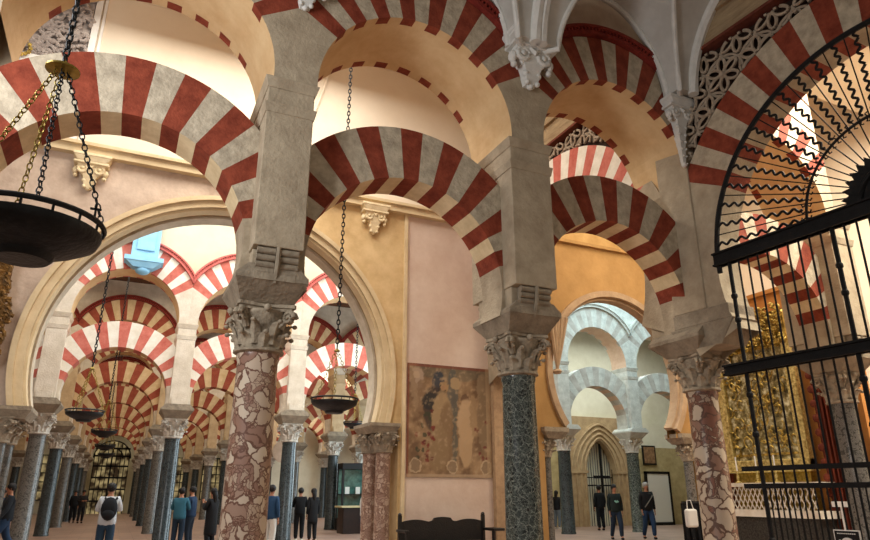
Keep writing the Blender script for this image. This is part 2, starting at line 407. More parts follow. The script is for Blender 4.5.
def make_column(label, shaft_m, cap_m, imp_m, r=.25, group=None, imp=None, sh=3.23):
    t = thing('column', label, 'column', group=group)
    mb = MB(); mb.lathe([(r*1.08, 0), (r*1.08, .05), (r*1.01, .09), (r*.99, 1.2), (r*.96, 2.2), (r*.92, sh-.1), (r*.98, sh-.06), (r*.98, sh)], n=32)
    mb.obj('shaft', shaft_m, t, smooth=True)
    cap_obj(cap_m, t, (0, 0, sh), rb=.255*r/.25, W2=.37*r/.25)
    (imp or impost_mb()).obj('impost_block', imp_m, t)
    return t
def pier_parts(t, sm, front=-.66, back=.7, hw=.29, roll=True, top=6.95):
    mb = MB(); mb.box(-hw, hw, front, back, 4.5 if roll else 4.28, 6.9)
    if roll: mb.box(-hw+.02, hw-.02, front+.17, back-.17, 4.2, 4.5)
    mb.obj('pier_shaft', sm, t, bevel=.012)
    for z0, z1, e in ((6.42, 6.56, .035), (6.8, 6.95, .05)):
        mb = MB(); mb.frustum((0, (front+back)/2), z0, z1, (hw+.012, (back-front)/2+.012), (hw+e+.005, (back-front)/2+e+.005)); mb.obj('band_moulding', sm, t, bevel=.006)
    if roll:
        for g, yf in ((1, front), (-1, back)):      # g points into the pier
            mb = MB()
            for k in range(5):
                z = 4.1+k*.087; yc = yf+g*(.05+.022*(4-k))
                for s_ in (-1, 1):
                    xc = s_*.148; mb.tube([(xc-.115, yc, z), (xc+.115, yc, z)], .046, 12)
            mb.tube([(0, yf+g*.12, 4.06), (0, yf+g*.02, 4.3), (0, yf+g*.005, 4.5)], .03, 6)
            ya, yb = sorted((yf+g*.16, yf+g*.075)); mb.box(-.25, .25, ya, yb, 4.08, 4.49)
            ob = mb.obj('roll_corbel', impost, t, smooth=True)

# ---- front arcade (row 0)
DX = {0: -.07, 1: .04, 2: .02}
colspec0 = {-1: (greym, 'grey marble column at the left, outside the frame edge'),
            0: (breccia, 'thick pink and cream breccia marble column left of centre'),
            1: (green, 'dark green marble column beside the fresco wall'),
            2: (breccia2, 'grey and rust breccia column carrying the gate pillar'),
            3: (greym, 'plain grey column seen through the black iron gate')}
radii = {0: .275, 1: .268, 2: .275}
for i, (m, lab) in colspec0.items():
    if i == -1: continue
    t = make_column(lab, m, capm, impost, r=radii.get(i, .25), imp=impost_mb(b=(.455, .58)) if i != 2 else impost_mb(a=(.36, .36), b=(.55, .6)))
    t.location = (cx(i)+DX.get(i, 0), Y0, 0)
plab = {0: 'grey stone pier with roll corbel above the pink breccia column', 1: 'grey stone pier with roll corbel above the dark green column',
        2: 'grey stone pier between the right striped arch and the gate arch', 3: 'pale stone pier seen behind the upper gate bars'}
for i in (0, 1, 2, 3):
    t = thing('pier', plab[i], 'pier', (cx(i)+DX.get(i, 0)*.6, Y0, 0)); pier_parts(t, stone, roll=(i != 2), hw={0: .32, 1: .37}.get(i, .33))
alab = {-1: 'left', 0: 'middle', 1: 'right', 2: 'inner'}
low0 = arch_mb(**LOW); upp0 = arch_mb(**UPP)
names = {-1: ('wide red and white lower arch nearest the left edge, behind the big lamp', 'cream-soffited upper arch with striped edge at the top left'),
         0: ('red and white lower arch in the middle between the two front piers', 'tall cream-soffited striped upper arch at top centre'),
         1: ('red and grey lower arch between the dark green column and the gate pillar', 'striped upper arch under the white vault with dark red dentil rim'),
         2: ('striped lower arch seen through the gate beside the gilded altarpiece', 'striped upper arch seen through the iron fan of the gate')}
for i in (-1, 0, 1, 2):
    x = cx(i)+B/2
    p = dict(LOW); q = dict(UPP)
    o = arch_mb(**p).obj('horseshoe_arch', [red, white, stone, mat('lit_voussoir_soffit', 'cdb78f', 'e8d4ac', 4, .85, .2, 25) if 'lit_voussoir_soffit' not in MATS else MATS['lit_voussoir_soffit']], loc=(x-.06*(i == -1), Y0, .09*(i == -1))); tag(o, names[i][0], 'arch')  # pale voussoir undersides are warmer and lighter: light from behind put into the colour
    o = arch_mb(**q).obj('upper_arch', [red, white, stone, cream], loc=(x, Y0, 0)); tag(o, names[i][1], 'arch')
    if i < 2: rim_mb(UPP['ce'], UPP['re'], B/2, UPP['y0']).obj('dentil_rim', rim, o)
# wall above the upper arches
def spandrel(name, xs, half, ce, re, ztop, y0, y1, m, yoff):
    mb = MB(); N = 36
    for x in xs:
        pts = [(x-half, ce+sqrt(max(0, re*re-half*half)))]
        for q in range(N+1):
            a = pi-(math.acos(half/re)+(pi-2*math.acos(half/re))*q/N); pts.append((x+re*cos(a), ce+re*sin(a)))
        for q in range(1, N+1):
            (xa, za), (xb, zb) = pts[q], pts[q+1] if q+1 < len(pts) else (x+half, pts[0][1])
            for y in (y0, y1): mb.face([(xa, y, za), (xb, y, zb), (xb, y, ztop), (xa, y, ztop)])
            mb.face([(xa, y0, za), (xb, y0, zb), (xb, y1, zb), (xa, y1, za)])
    o = mb.obj(name, m, loc=(0, yoff, 0)); return struct(o)
rosygrey = mat('dusty_pink_plaster', 'a78d78', 'bfa78f', 2, .9, .3, 12)
spandrel('wall_front', [cx(i)+B/2 for i in (-1, 0, 1, 2)], B/2, UPP['ce'], UPP['re'], 13.5, -.6, .7, rosygrey, Y0)

# ---- the wall with the cream horseshoe arch (row 1)
YW = 15.4; WT = .95
def holes_wall(name, m, x0, x1, z0, z1, y, openings, N=56):
    """front skin with arched openings; each opening: cx, cz, r, halfwidth at floor"""
    mb = MB(); xs = set([x0, x1])
    def top(x):
        for (c, cz, r, hw, p) in openings:
            d = abs(x-c)
            if d < r-1e-6: return cz+arcz(d, r, p)
        return None
    def arcz(d, r, p): return sqrt(max(0, r*r-d*d))*p
    for (c, cz, r, hw, p) in [o[:5] for o in openings]:
        for q in range(N+1): xs.add(c-r*cos(pi*q/N))
    for o in openings:
        if len(o) > 5: xs |= {o[0]-o[5], o[0]+o[5]}
    xs = sorted(x for x in xs if x0-1e-9 <= x <= x1+1e-9)
    for a, b in zip(xs, xs[1:]):
        if b-a < 1e-6: continue
        mid = (a+b)/2; op = None; zs0 = z0
        for o_ in openings:
            if len(o_) > 5 and abs(mid-o_[0]) < o_[5]: zs0 = 3.15
        for o_ in openings:
            if abs(mid-o_[0]) < o_[2]: op = o_
        if op is None: mb.face([(a, y, zs0), (b, y, zs0), (b, y, z1), (a, y, z1)])
        else:
            c, cz, r, hw, p = op[:5]
            za = cz+arcz(abs(a-c), r, p); zb = cz+arcz(abs(b-c), r, p)
            mb.face([(a, y, za), (b, y, zb), (b, y, z1), (a, y, z1)])
            za = cz-sqrt(max(0, r*r-(a-c)**2)); zb = cz-sqrt(max(0, r*r-(b-c)**2)); zl = cz-sqrt(max(0, r*r-hw*hw))
            if abs(mid-c) > hw:   # horseshoe return below the centre
                mb.face([(a, y, zs0), (b, y, zs0), (b, y, max(zb, zl)), (a, y, max(za, zl))])
    return mb
A1 = (1.9, 4.27, 3.9, 3.75, 1.0, 4.3); A2 = (13.3, 4.85, 2.47, 2.0, 1.0, 2.8); OT = .36
# sections of wall, each its own surface
def wall_piece(name, m, x0, x1, z0, z1, ops, thick=WT, y=YW):
    mb = holes_wall(name, m, x0, x1, z0, z1, y, ops)
    mb2 = holes_wall(name, m, x0, x1, z0, z1, y+thick, ops)
    for f, mi in zip(mb2.f, mb2.m): mb.face([mb2.v[i] for i in f], mi)
    for xe in (x0, x1):
        zb = z0
        for (c, cz, r, hw, p) in [o[:5] for o in ops]:
            if abs(xe-c) < r: zb = cz+sqrt(r*r-(xe-c)**2)*p
        mb.face([(xe, y, zb), (xe, y+thick, zb), (xe, y+thick, z1), (xe, y, z1)])
    for o_ in ops:      # jamb reveals below the springing
        c, cz, r, hw, p = o_[:5]
        for sg in (-1, 1):
            xe = c+sg*hw
            if len(o_) > 5:
                xe = c+sg*o_[5]
                if x0 <= xe <= x1:
                    mb.face([(xe, y, z0), (xe, y+thick, z0), (xe, y+thick, 3.15), (xe, y, 3.15)])
                    mb.face([(xe, y, 3.15), (xe, y+thick, 3.15), (c+sg*hw, y+thick, 3.15), (c+sg*hw, y, 3.15)])
                continue
            if x0 <= xe <= x1: zl = cz-sqrt(max(0, r*r-hw*hw)); mb.face([(xe, y, z0), (xe, y+thick, z0), (xe, y+thick, zl), (xe, y, zl)])
    mb.face([(x0, y, z1), (x1, y, z1), (x1, y+thick, z1), (x0, y+thick, z1)])
    return struct(mb.obj(name, m))
wall_piece('wall_middle', rosy, -14, 1.9, 0, 8.85, [A1])
wall_piece('wall_centre', tan, 1.9, 6.33, 0, 9.0, [A1])
wall_piece('wall_upper', lune, -14, 9.6, 8.85, 13.5, [])
wall_piece('wall_fresco', pink, 6.33, 8.85, 0, 9.0, [])
wall_piece('wall_ochre', orange, 9.3, 18.5, 0, 8.95, [A2], thick=OT)
wall_piece('wall_ochre_band', mat('brown_ochre_plaster', 'a8834e', 'c09c66', 1.4, .9, .2, 8), 9.3, 18.5, 8.95, 10.4, [], thick=.5, y=YW+.25)
wall_piece('wall_ochre_upper', lune, 9.3, 34, 10.4, 13.5, [], thick=.5, y=YW+.3)
mb = MB(); mb.box(18.5, 34, YW, YW+WT, 0, 8.95); struct(mb.obj('wall_side', orange))
# cream arch soffit with stepped mouldings
def arch_band(cxx, cz, r0, r1, y0, y1, a0, m_, name, p=1.0, parent=None, N=72):
    mb = MB()
    for q in range(N):
        s = [a0+(pi-2*a0)*(q+e)/N for e in (0, 1)]
        P = [(cxx+r*cos(t), cz+r*sin(t)*(p if sin(t) > 0 else 1)) for r, t in ((r0, s[0]), (r1, s[0]), (r1, s[1]), (r0, s[1]))]
        mb.prism(P, y0, y1)
    return mb.obj(name, m_, parent)
a0 = -math.acos(3.75/3.9)
big = thing('great_arch', 'wide cream horseshoe arch with stepped moulding, framing the colonnade', 'arch', (0, 0, 0))
arch_band(1.9, 4.27, 3.9, 4.12, YW-.03, YW+.03, a0, mould, 'face_band', parent=big)
arch_band(1.9, 4.27, 4.06, 4.17, YW-.11, YW+.01, a0, mould, 'outer_fillet', parent=big)
arch_band(1.9, 4.27, 3.84, 3.92, YW+.04, YW+.36, a0, mould, 'front_step', parent=big)
arch_band(1.9, 4.27, 3.88, 3.94, YW+.36, YW+.50, a0, mat('shaded_groove', 'a88a5c', '8a6e48'), 'groove', parent=big)
arch_band(1.9, 4.27, 3.81, 3.92, YW+.50, YW+.95, a0, mould2, 'rear_step', parent=big)
# jamb columns
def small_column(x, y, label, m, h=2.98, r=.19):
    t = thing('jamb_column', label, 'column', (x, y, 0))
    base_mb(r).obj('base', capm, t, smooth=True)
    mb = MB(); mb.lathe([(r*1.02, .2), (r, .3), (r*.95, h-.55), (r*1.0, h-.5)], n=24); mb.obj('shaft', m, t, smooth=True)
    o = cap_obj(capm, t, (0, 0, h-.5), rb=r*1.05, W2=r*1.55); o.scale = (1, 1, .8)
    return t
for x, y, lab in ((5.86, YW+.12, 'nearer of the paired pink marble jamb columns left of the fresco wall'), (5.74, YW+.72, 'rear one of the paired pink marble jamb columns left of the fresco wall'),
                  (-2.2, YW+.12, 'jamb column at the extreme left edge under the cream arch'), (-2.14, YW+.72, 'rear jamb column at the extreme left edge under the cream arch')):
    small_column(x, y, lab, pinkm if x > 0 else greym)
for sx, lab in ((5.78, 'moulded stone abacus over the pink jamb columns'), (-2.08, 'moulded stone abacus at the left edge under the cream arch')):
    t = MB(); t.frustum((sx, YW+.42), 2.94, 3.1, (.3, .52), (.4, .6)); t.box(sx-.4, sx+.4, YW-.2, YW+1.05, 3.1, 3.18)
    tag(t.obj('abacus', impost), lab, 'abacus')
# raised jamb strip, pilaster
mb = MB(); mb.box(6.27, 6.36, YW-.07, YW+.02, 0, 9.0); struct(mb.obj('trim_1', mould))
mb = MB(); mb.box(8.85, 9.3, YW-.16, YW+.9, 0, 9.0); o = struct(mb.obj('wall_pilaster', mat('old_pilaster_stone', '9a7e62', 'b89a78', 6, .9, .5, 20)))
mb = MB(); mb.prism([(-14, 8.84), (9.6, 8.84), (9.6, 9.02), (-14, 9.02)], YW-.18, YW+.02); mb.box(-14, 9.6, YW-.26, YW, 9.02, 9.1); struct(mb.obj('trim_2', mould))
mb = MB(); mb.box(9.3, 18.5, YW-.12, YW+.3, 8.9, 9.0); struct(mb.obj('trim_3', orange))

# fresco
def fresco():
    import mathutils.noise as nz
    x0, x1, z0, z1 = 6.42, 8.84, 1.93, 4.74; nx, nz_ = 120, 130
    me = bpy.data.meshes.new('fresco_painting'); V = []; F = []; C = []
    c = lambda h: lin(h)[:3]
    def mixc(a, b, t): return tuple(a[k]*(1-t)+b[k]*t for k in range(3))
    shapes = []   # (u,v,ru,rv,rot,col,soft)
    def E(u, v, ru, rv, col, rot=0, s=.25, k=.85): shapes.append((u, v, ru, rv, rot, c(col), s, k))
    E(.5, .94, .6, .08, '5d5a4a', k=.5); E(.53, .72, .07, .3, '46504e', k=.6); E(.36, .83, .08, .12, '27333f')
    E(.1, .86, .09, .12, 'a8907a'); E(.1, .9, .045, .04, 'b59a7c'); E(.16, .7, .07, .16, '7d6247'); E(.07, .77, .04, .2, '8f7558', .2)
    E(.3, .6, .13, .22, '3f3127'); E(.26, .66, .1, .1, '2a2824'); E(.42, .8, .06, .055, 'a08057'); E(.4, .77, .05, .05, '2a2019'); E(.42, .79, .032, .03, 'a37d58')
    E(.4, .5, .13, .28, 'a08560'); E(.46, .38, .1, .3, '7a5f42'); E(.56, .84, .07, .06, 'a88c66')
    E(.68, .68, .07, .06, '9c7d58'); E(.68, .7, .06, .05, '5d4330'); E(.7, .5, .12, .22, 'b89a76'); E(.68, .3, .09, .24, 'b0916c'); E(.78, .55, .05, .2, '957957')
    E(.9, .8, .08, .16, '8b7458'); E(.9, .5, .08, .3, '7c654a'); E(.55, .35, .03, .35, '5a5548'); E(.35, .25, .14, .22, '866c4c')
    rr = random.Random(3)
    for k in range(22): E(.05+.27*rr.random(), .12+.45*rr.random(), .024, .022, rr.choice(['6e1f18', '5a1a16', '7c3a2a', '3a3a26']), s=.2)
    for k in range(7): E(.78+.18*rr.random(), .15+.35*rr.random(), .018, .018, '6a2a20', s=.3)
    for u in (.1, .52, .92): E(u, .09, .07, .062, 'b59d7d', s=.1); E(u, .09, .055, .05, '7b634a', s=.1)
    for j in range(nz_+1):
        for i in range(nx+1):
            u, v = i/nx, j/nz_
            x = x0+(x1-x0)*u; z = z0+(z1-z0)*v; V.append((x, -.025, z))
            n = nz.fractal(Vector((x*2.2, 3, z*2.2)), 1, 2, 5); n2 = nz.fractal(Vector((x*9, 7, z*9)), 1, 2, 3)
            col = mixc(c('6b5138'), c('9a7c5a'), min(1, max(0, .5+n*.9+n2*.25)))
            uu = u+.02*n2; vv = v+.02*n
            for (su, sv, ru, rv, rot, cc, s, k) in shapes:
                du, dv = uu-su, vv-sv; a = du*cos(rot)+dv*sin(rot); b = -du*sin(rot)+dv*cos(rot)
                d = (a/ru)**2+(b/rv)**2
                if d < 1: col = mixc(col, cc, k*min(1, (1-d)/s))
            t = min(1, max(0, (n2+.35*n)*1.6-.25)); col = mixc(col, c('a88e6e'), t*.6)
            if v > .975 or u < .02: col = mixc(col, c('7a2e22'), .6)
            if u > .94: col = mixc(col, c('b09470'), .5)
            if v < .03: col = mixc(col, c('b0977a'), .6)
            C.append(col)
    for j in range(nz_):
        for i in range(nx):
            a = j*(nx+1)+i; F.append((a, a+1, a+nx+2, a+nx+1))
    me.from_pydata(V, [], F); at = me.color_attributes.new('paint', 'FLOAT_COLOR', 'POINT')
    for k, col in enumerate(C): at.data[k].color = (*col, 1)
    m = bpy.data.materials.new('fresco_pigment'); m.use_nodes = True; N = m.node_tree.nodes
    a = N.new('ShaderNodeAttribute'); a.attribute_name = 'paint'; m.node_tree.links.new(a.outputs['Color'], N['Principled BSDF'].inputs['Base Color'])
    N['Principled BSDF'].inputs['Roughness'].default_value = .85
    me.materials.append(m); o = bpy.data.objects.new('fresco_painting', me); COL.objects.link(o); o.location = (0, YW, 0)
    md = o.modifiers.new('thickness', 'SOLIDIFY'); md.thickness = .02
    tag(o, 'faded brown fresco with worn figures on the pink plaster wall', 'fresco')
fresco()

# ------------------------------------------------------------------ corbels and vault
def corbel(label, x, y, z, m, sc=1, long=0, facing=0):
    t = thing('corbel', label, 'corbel', (x, y, z)); t.scale = (sc, sc, sc)
    mb = MB()
    mb.box(-.46, .46, -.36, .14, .16, .24); mb.frustum((0, -.1), .02, .16, (.34, .2), (.45, .25)); mb.box(-.42, .42, -.3, .14, -.04, .03)
    mb.obj('abacus_shelf', m, t, bevel=.015)
    mb = MB(); mb.frustum((0, -.04), -.34, -.04, (.2, .14), (.34, .2))
    for sx in (-1, 1):
        pts = [(sx*(.2+.11*cos(a)), -.2, -.16+.11*sin(a)) for a in [pi*.1*k for k in range(0, 20, 2)]]
        mb.tube(pts, .045, 8, closed=True); mb.ball((sx*.2, -.2, -.16), .06, 8)
        mb.ball((sx*.36, -.12, -.22), .09, 8, sc=(.8, 1, 1.3)); mb.ball((sx*.34, -.12, -.36), .06, 8)
    mb.tube([(-.07, -.22, -.05), (0, -.26, -.14), (.07, -.22, -.05)], .04, 6)
    mb.obj('scroll_body', m, t, smooth=True)
    mb = MB(); zz = -.34; hw = .17
    for k in range(2+long*4):
        h = .16 if not long else .2; mb.frustum((0, -.04), zz-h, zz, (hw*.72, hw*.62), (hw, hw*.9)); zz -= h; hw *= .8
        mb.ball((-hw*.9, -.12, zz+.02), hw*.45, 8); mb.ball((hw*.9, -.12, zz+.02), hw*.45, 8)
    mb.ball((0, -.06, zz), .07, 8)
    mb.obj('pendant', m, t, smooth=True)
    return t
YC = Y0-.66
corbel('white plaster corbel cut by the top edge above the left front pier', 1.56, YC-.02, 8.7, corb, .75)
corbel('ornate white plaster corbel above the central pier', 5.38, YC-.02, 8.64, corb)
corbel('long tapering white corbel at the foot of the right vault rib', 8.7, YC-.02, 8.42, corb, .75, 1)
corbel('cream plaster corbel on the tan wall seen through the middle arch', 5.35, YW-.02, 8.7, corbc, .85)
corbel('cream plaster corbel on the rosy wall seen through the left arch', -1.45, YW-.02, 8.6, corbc, .85)
def vault(xa, xb, label):
    ya, yb = YC-.02, YC-3.9; cxx, hx = (xa+xb)/2, (xb-xa)/2; cy, hy = (ya+yb)/2, (ya-yb)/2; N = 44; mb = MB()
    def hz(x, y):
        u = min(1, abs(x-cxx)/(hx-.4)); v = min(1, abs(y-cy)/(hy-.4))
        return 8.64+max(1.8*(1-u**1.9)**.56, 1.8*(1-v**1.9)**.56)
    # nodes bunch up towards the edges
    def gl(h): return [-h, -h+.25]+[-(h-.4)*cos(pi*k/(N-4)) for k in range(N-3)]+[h-.25, h]
    G = [[(cxx+gx, cy+gy, hz(cxx+gx, cy+gy)) for gx in gl(hx)] for gy in gl(hy)]
    for j in range(N):
        for i in range(N): mb.face([G[j][i], G[j][i+1], G[j+1][i+1], G[j+1][i]])
    o = mb.obj('plaster_vault', plaster, smooth=True); tag(o, label, 'vault')
    r = MB(); ox, oy = hx-.4, hy-.4
    for sx in (-1, 1):
        for sy in (-1, 1):
            pts = [(cxx+sx*hx*.98, cy+sy*hy*.98, 8.62)]
            for k in range(0, 25):
                gx = 1-(k/24)**1.6; x = cxx+sx*ox*gx; y = cy+sy*oy*gx; pts.append((x, y, hz(x, y)-.03))
            r.tube(pts, .05, 8)
    r.obj('groin_ribs', corb, o, smooth=True)
    r = MB(); pts = [(cxx-ox*cos(pi*k/40), cy+hy-.1, hz(cxx-ox*cos(pi*k/40), cy+hy)-.03) for k in range(41)]
    r.tube(pts, .05, 8); r.obj('wall_rib', corb, o, smooth=True)
    for sx in (-1, 1):
        r = MB(); r.tube([(cxx+sx*(hx-.06), cy-oy*cos(pi*k/40), hz(cxx+hx, cy-oy*cos(pi*k/40))-.05) for k in range(41)], .1, 8)
        r.obj('transverse_rib', corb, o, smooth=True)
vault(1.56, 5.36, 'grey-white plaster rib vault above the middle front arch')
vault(5.36, 8.85, 'grey-white plaster rib vault above the right front arch')
vault(-2.28, 1.56, 'grey-white plaster rib vault above the left front arch')

# ------------------------------------------------------------------ gate portal (perpendicular wall)
PR = radians(-86.1); PO = (9.05, 8.32, 0)
def P2W(x, y, z=0):
    return (PO[0]+x*cos(PR)-y*sin(PR), PO[1]+x*sin(PR)+y*cos(PR), z)
mat('brown_red_fillet', '5a2a1e', '7a4030', 6, .9)
def portal(label, org, rz, rm, wm, grid=True, tlabel=''):
    mb = arch_mb(5.2, 2.87, 5.2, 3.75, 3.7, 4.1, 23, .5, -.3, .3)
    o = mb.obj('great_striped_arch', [rm, wm, stone, stone], loc=(org[0]+3.7*cos(rz), org[1]+3.7*sin(rz), org[2]), rz=rz); tag(o, label, 'arch')
    # tracery panel in the spandrel
    mb = MB(); s = .3; pts = []
    def inside(x, z): return .25 < x < 7.2 and z < 9.3 and (x-3.7)**2+(z-5.2)**2 > 3.82**2
    for r_ in range(0, 7):
        for c_ in range(0, 12):
            px = .42+c_*.7+(r_ % 2)*.35; pz = 6.9+r_*.6
            for k in range(6):
                a = k*pi/3+pi/6; loop = []
                for q in range(14):
                    t = 2*pi*q/14; u = .19+.15*cos(t); v = .075*sin(t)
                    loop.append((px+u*cos(a)-v*sin(a), pz+u*sin(a)+v*cos(a)))
                for p, q in zip(loop, loop[1:]+loop[:1]):
                    if inside(*p) and inside(*q): mb.tube([(p[0], -.22, p[1]), (q[0], -.22, q[1])], .03, 5)
            if inside(px, pz): mb.ball((px, -.24, pz), .06, 6)
            ring = [(px+.385*cos(2*pi*q/20), pz+.385*sin(2*pi*q/20)) for q in range(21)]
            for p, q in zip(ring, ring[1:]):
                if inside(*p) and inside(*q): mb.tube([(p[0], -.17, p[1]), (q[0], -.17, q[1])], .028, 4)
    tr = mb.obj('stone_tracery', trac, loc=org, rz=rz); tag(tr, tlabel, 'tracery')
    # dark sheet for the shade behind the tracery, stone courses above
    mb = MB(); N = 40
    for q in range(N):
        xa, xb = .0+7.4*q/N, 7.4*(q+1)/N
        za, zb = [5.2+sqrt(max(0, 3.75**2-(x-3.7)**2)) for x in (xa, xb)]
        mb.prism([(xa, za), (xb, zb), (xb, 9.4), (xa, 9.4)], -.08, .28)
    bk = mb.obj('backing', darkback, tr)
    mb = MB(); mb.box(-.35, 7.6, -.33, .3, 9.38, 9.44); mb.obj('red_fillet', MATS['brown_red_fillet'], tr)
    mb = MB(); mb.box(-.35, 7.6, -.3, .3, 9.44, 9.95); mb.box(-.35, 7.6, -.38, .3, 9.95, 10.05); mb.box(-.35, 7.6, -.32, .3, 10.05, 12); mb.obj('stone_courses', beam, tr)
    return o
portal('large dark red and stone arch framing the iron gate', PO, PR, red, white, tlabel='pierced stone tracery filling the corner above the gate arch')
portal('pale striped arch glimpsed through the upper right arch', (9.1, 15.75, .5), radians(-90), redb, whiteb, tlabel='pierced stone tracery glimpsed above the pale striped arch')  # brighter voussoir colours carry the strong light falling on this arch
# pillar and engaged jamb at the gate
t = thing('gate_pillar', 'stone pillar face between the front arcade and the gate arch', 'pillar', P2W(.1, 0), PR)
mb = MB(); mb.frustum((.25, 0), 3.9, 4.3, (.36, .3), (.66, .33)); mb.box(-.3, .85, -.33, .33, 4.3, 4.55); mb.obj('impost_block', impost, t, bevel=.01)
mb = MB(); mb.box(-.28, .42, -.33, .33, 4.55, 8.2); mb.obj('wall_shaft', stone, t, bevel=.02)
# far side of the gate arch
t = make_column('grey column on the near side of the gate arch, outside the frame', greym, capm, impost); t.location = P2W(7.45, 0)

# iron gate
gate = thing('iron_gate', 'black wrought iron gate with a sunburst fan of wavy spokes', 'gate', P2W(.30, -.37), PR)
def rail(z0, z1, x0=.5, x1=7.0, y=0, th=.06, nm='rail'):
    mb = MB(); mb.box(x0, x1, y-th/2, y+th/2, z0, z1)
    if z1-z0 > .12:
        mb.box(x0, x1, y-th, y+th, z1-.03, z1); mb.box(x0, x1, y-th, y+th, z0, z0+.03)
    return mb.obj(nm, iron, gate)
rail(5.17, 5.4, .56, 6.6, th=.09); rail(3.34, 3.51, .46, 6.55, th=.09); rail(1.87, 1.94, th=.05); rail(1.62, 1.69, th=.05); rail(.3, .36, th=.05)
gx = .62
k = 0
for bi in range(32):
    x = .82+bi*.172
    if x > 6.2: break
    thick = bi % 10 == 0
    mb = MB(); r_ = .034 if thick else .016
    mb.tube([(x, 0, .02), (x, 0, 5.2)], r_, 8)
    if thick:
        for z in (.9, 2.4, 3.0, 4.2, 4.6): mb.lathe([(.03, z-.05), (.05, z-.02), (.05, z+.02), (.03, z+.05)], (x, 0), 10)
        mb.box(x-.05, x+.05, -.05, .05, 0, .6)
    mb.obj('thick_post' if thick else 'bar', iron, gate)
# lower denser bars
for bi in range(28):
    x = .905+bi*.172
    mb = MB(); mb.tube([(x, 0, .02), (x, 0, 1.66)], .011, 6); mb.obj('short_bar', iron, gate)
FC = (3.44, 5.37)
mb = MB(); pts = [(3.42+2.8*cos(a), 0, 5.2+2.8*sin(a)) for a in [pi*(k-1)/62 for k in range(65)]]; mb.tube(pts, .045, 8); mb.obj('fan_frame', iron, gate)
mb = MB(); pts = [(FC[0]+1.22*cos(a), 0, FC[1]+1.22*sin(a)) for a in [pi*k/40 for k in range(41)]]; mb.tube(pts, .022, 6)
for k in range(1, 40):
    a = pi*k/40; c = (FC[0]+1.22*cos(a), FC[1]+1.22*sin(a))
    for sg in (-1, 1):
        mb.tube([(c[0]+.01*cos(a), 0, c[1]), (c[0]+sg*.06*cos(a)-.03*sin(a), 0, c[1]+sg*.06*sin(a)+.03*cos(a)), (c[0]+sg*.075*cos(a)+.01*sin(a), 0, c[1]+sg*.075*sin(a)-.01*cos(a))], .012, 5)
mb.obj('scroll_ring', iron, gate)
NS = 25
for k in range(NS):
    a = pi*(k+.5)/NS; ca, sa = cos(a), sin(a)
    ca_, sa_ = ca, sa; mb = MB(); pts = []; M = 60
    r1 = 2.77-.17*sa-.08*ca
    for q in range(M+1):
        r = 1.28+(r1-1.28)*q/M; o_ = .03*sin(q/M*2*pi*8.5)
        pts.append((FC[0]+r*ca-o_*sa, 0, FC[1]+r*sa+o_*ca))
    mb.tube(pts, .022, 5); mb.obj('wavy_spoke', iron, gate)
for k in range(NS+1):
    a = pi*k/NS; mb = MB(); mb.tube([(FC[0]+.4*cos(a), 0, FC[1]+.4*sin(a)), (FC[0]+(2.77-.17*sin(a)-.08*cos(a))*cos(a), 0, FC[1]+(2.77-.17*sin(a)-.08*cos(a))*sin(a))], .01, 5); mb.obj('straight_spoke', iron, gate)
mb = MB()
for k in range(17):
    a = pi*k/16
    P = [(FC[0]+r*cos(a+d), FC[1]+r*sin(a+d)) for r, d in ((.2, -.09), (.58, -.11), (.7, 0), (.58, .11), (.2, .09))]
    mb.prism(P, -.02, .02)
for rr in (.42, .26, .12):
    mb.tube([(FC[0]+rr*cos(pi*q/20), -.04, FC[1]+rr*sin(pi*q/20)) for q in range(21)], .035, 6)
poly = [(FC[0]+.45*cos(pi*q/20), FC[1]+.45*sin(pi*q/20)) for q in range(21)]; mb.prism(poly, -.015, .015)
mb.obj('rosette', iron, gate)

# sanctuary behind the gate
mb = MB(); mb.box(18, 18.4, 1, YW, 0, 13.5); struct(mb.obj('wall_sanctuary', lune))
alt = thing('altarpiece', 'gilded altarpiece with dark painting behind the iron gate', 'altarpiece', (14.0, 11.2, 0))
mb = MB(); mb.box(-.02, .2, -1.0, 1.0, 0, 2.02); mb.obj('plinth', MATS['aged_brass'], alt)
mb = MB(); mb.box(-.05, .1, -.95, .95, 2.3, 5.0); mb.obj('painting', paint, alt)
mb = MB()
for sy in (-1, 1): mb.box(-.16, .06, sy*1.02-.12, sy*1.02+.12, 2.15, 5.0)
mb.box(-.2, .06, -1.14, 1.14, 2.1, 2.3); mb.box(-.26, .06, -1.2, 1.2, 2.02, 2.1); mb.obj('gilt_frame', gold2, alt, bevel=.015)
mb = MB(); rr = random.Random(5)
mb.box(-.1, .1, -1.05, 1.05, 4.95, 5.75)
for k in range(160):
    y = rr.uniform(-1.05, 1.05); z = rr.uniform(4.95, 5.85)
    a = rr.uniform(0, 6); pts = [(-.14-rr.random()*.06, y+.09*(1-q/9)*cos(a+q*.7), z+.09*(1-q/9)*sin(a+q*.7)) for q in range(8)]
    mb.tube(pts, .028, 5)
for k in range(120):
    y = rr.uniform(-.95, .95); mb.ball((-.12, y, rr.uniform(5.0, 5.7)), rr.uniform(.03, .06), 6)
mb.obj('carved_crest', gold, alt, smooth=True)
mb = MB()
mb.box(-.07, -.05, -.9, .9, 2.4, 2.45); mb.box(-.07, -.05, -.9, .9, 4.9, 4.95)
for k in range(80):
    y = rr.uniform(-.9, .9); z = rr.uniform(2.4, 4.9); a = rr.uniform(0, 6)
    mb.tube([(-.09, y+.14*cos(a+q*.5)*(1-q/12), z+.18*sin(a+q*.5)*(1-q/12)) for q in range(9)], .018, 5)
mb.obj('carved_relief', gold, alt, smooth=True)
t = thing('altar_table', 'altar table with pierced white rail and speckled black slab below the altarpiece', 'altar', (13.6, 11.2, 0))
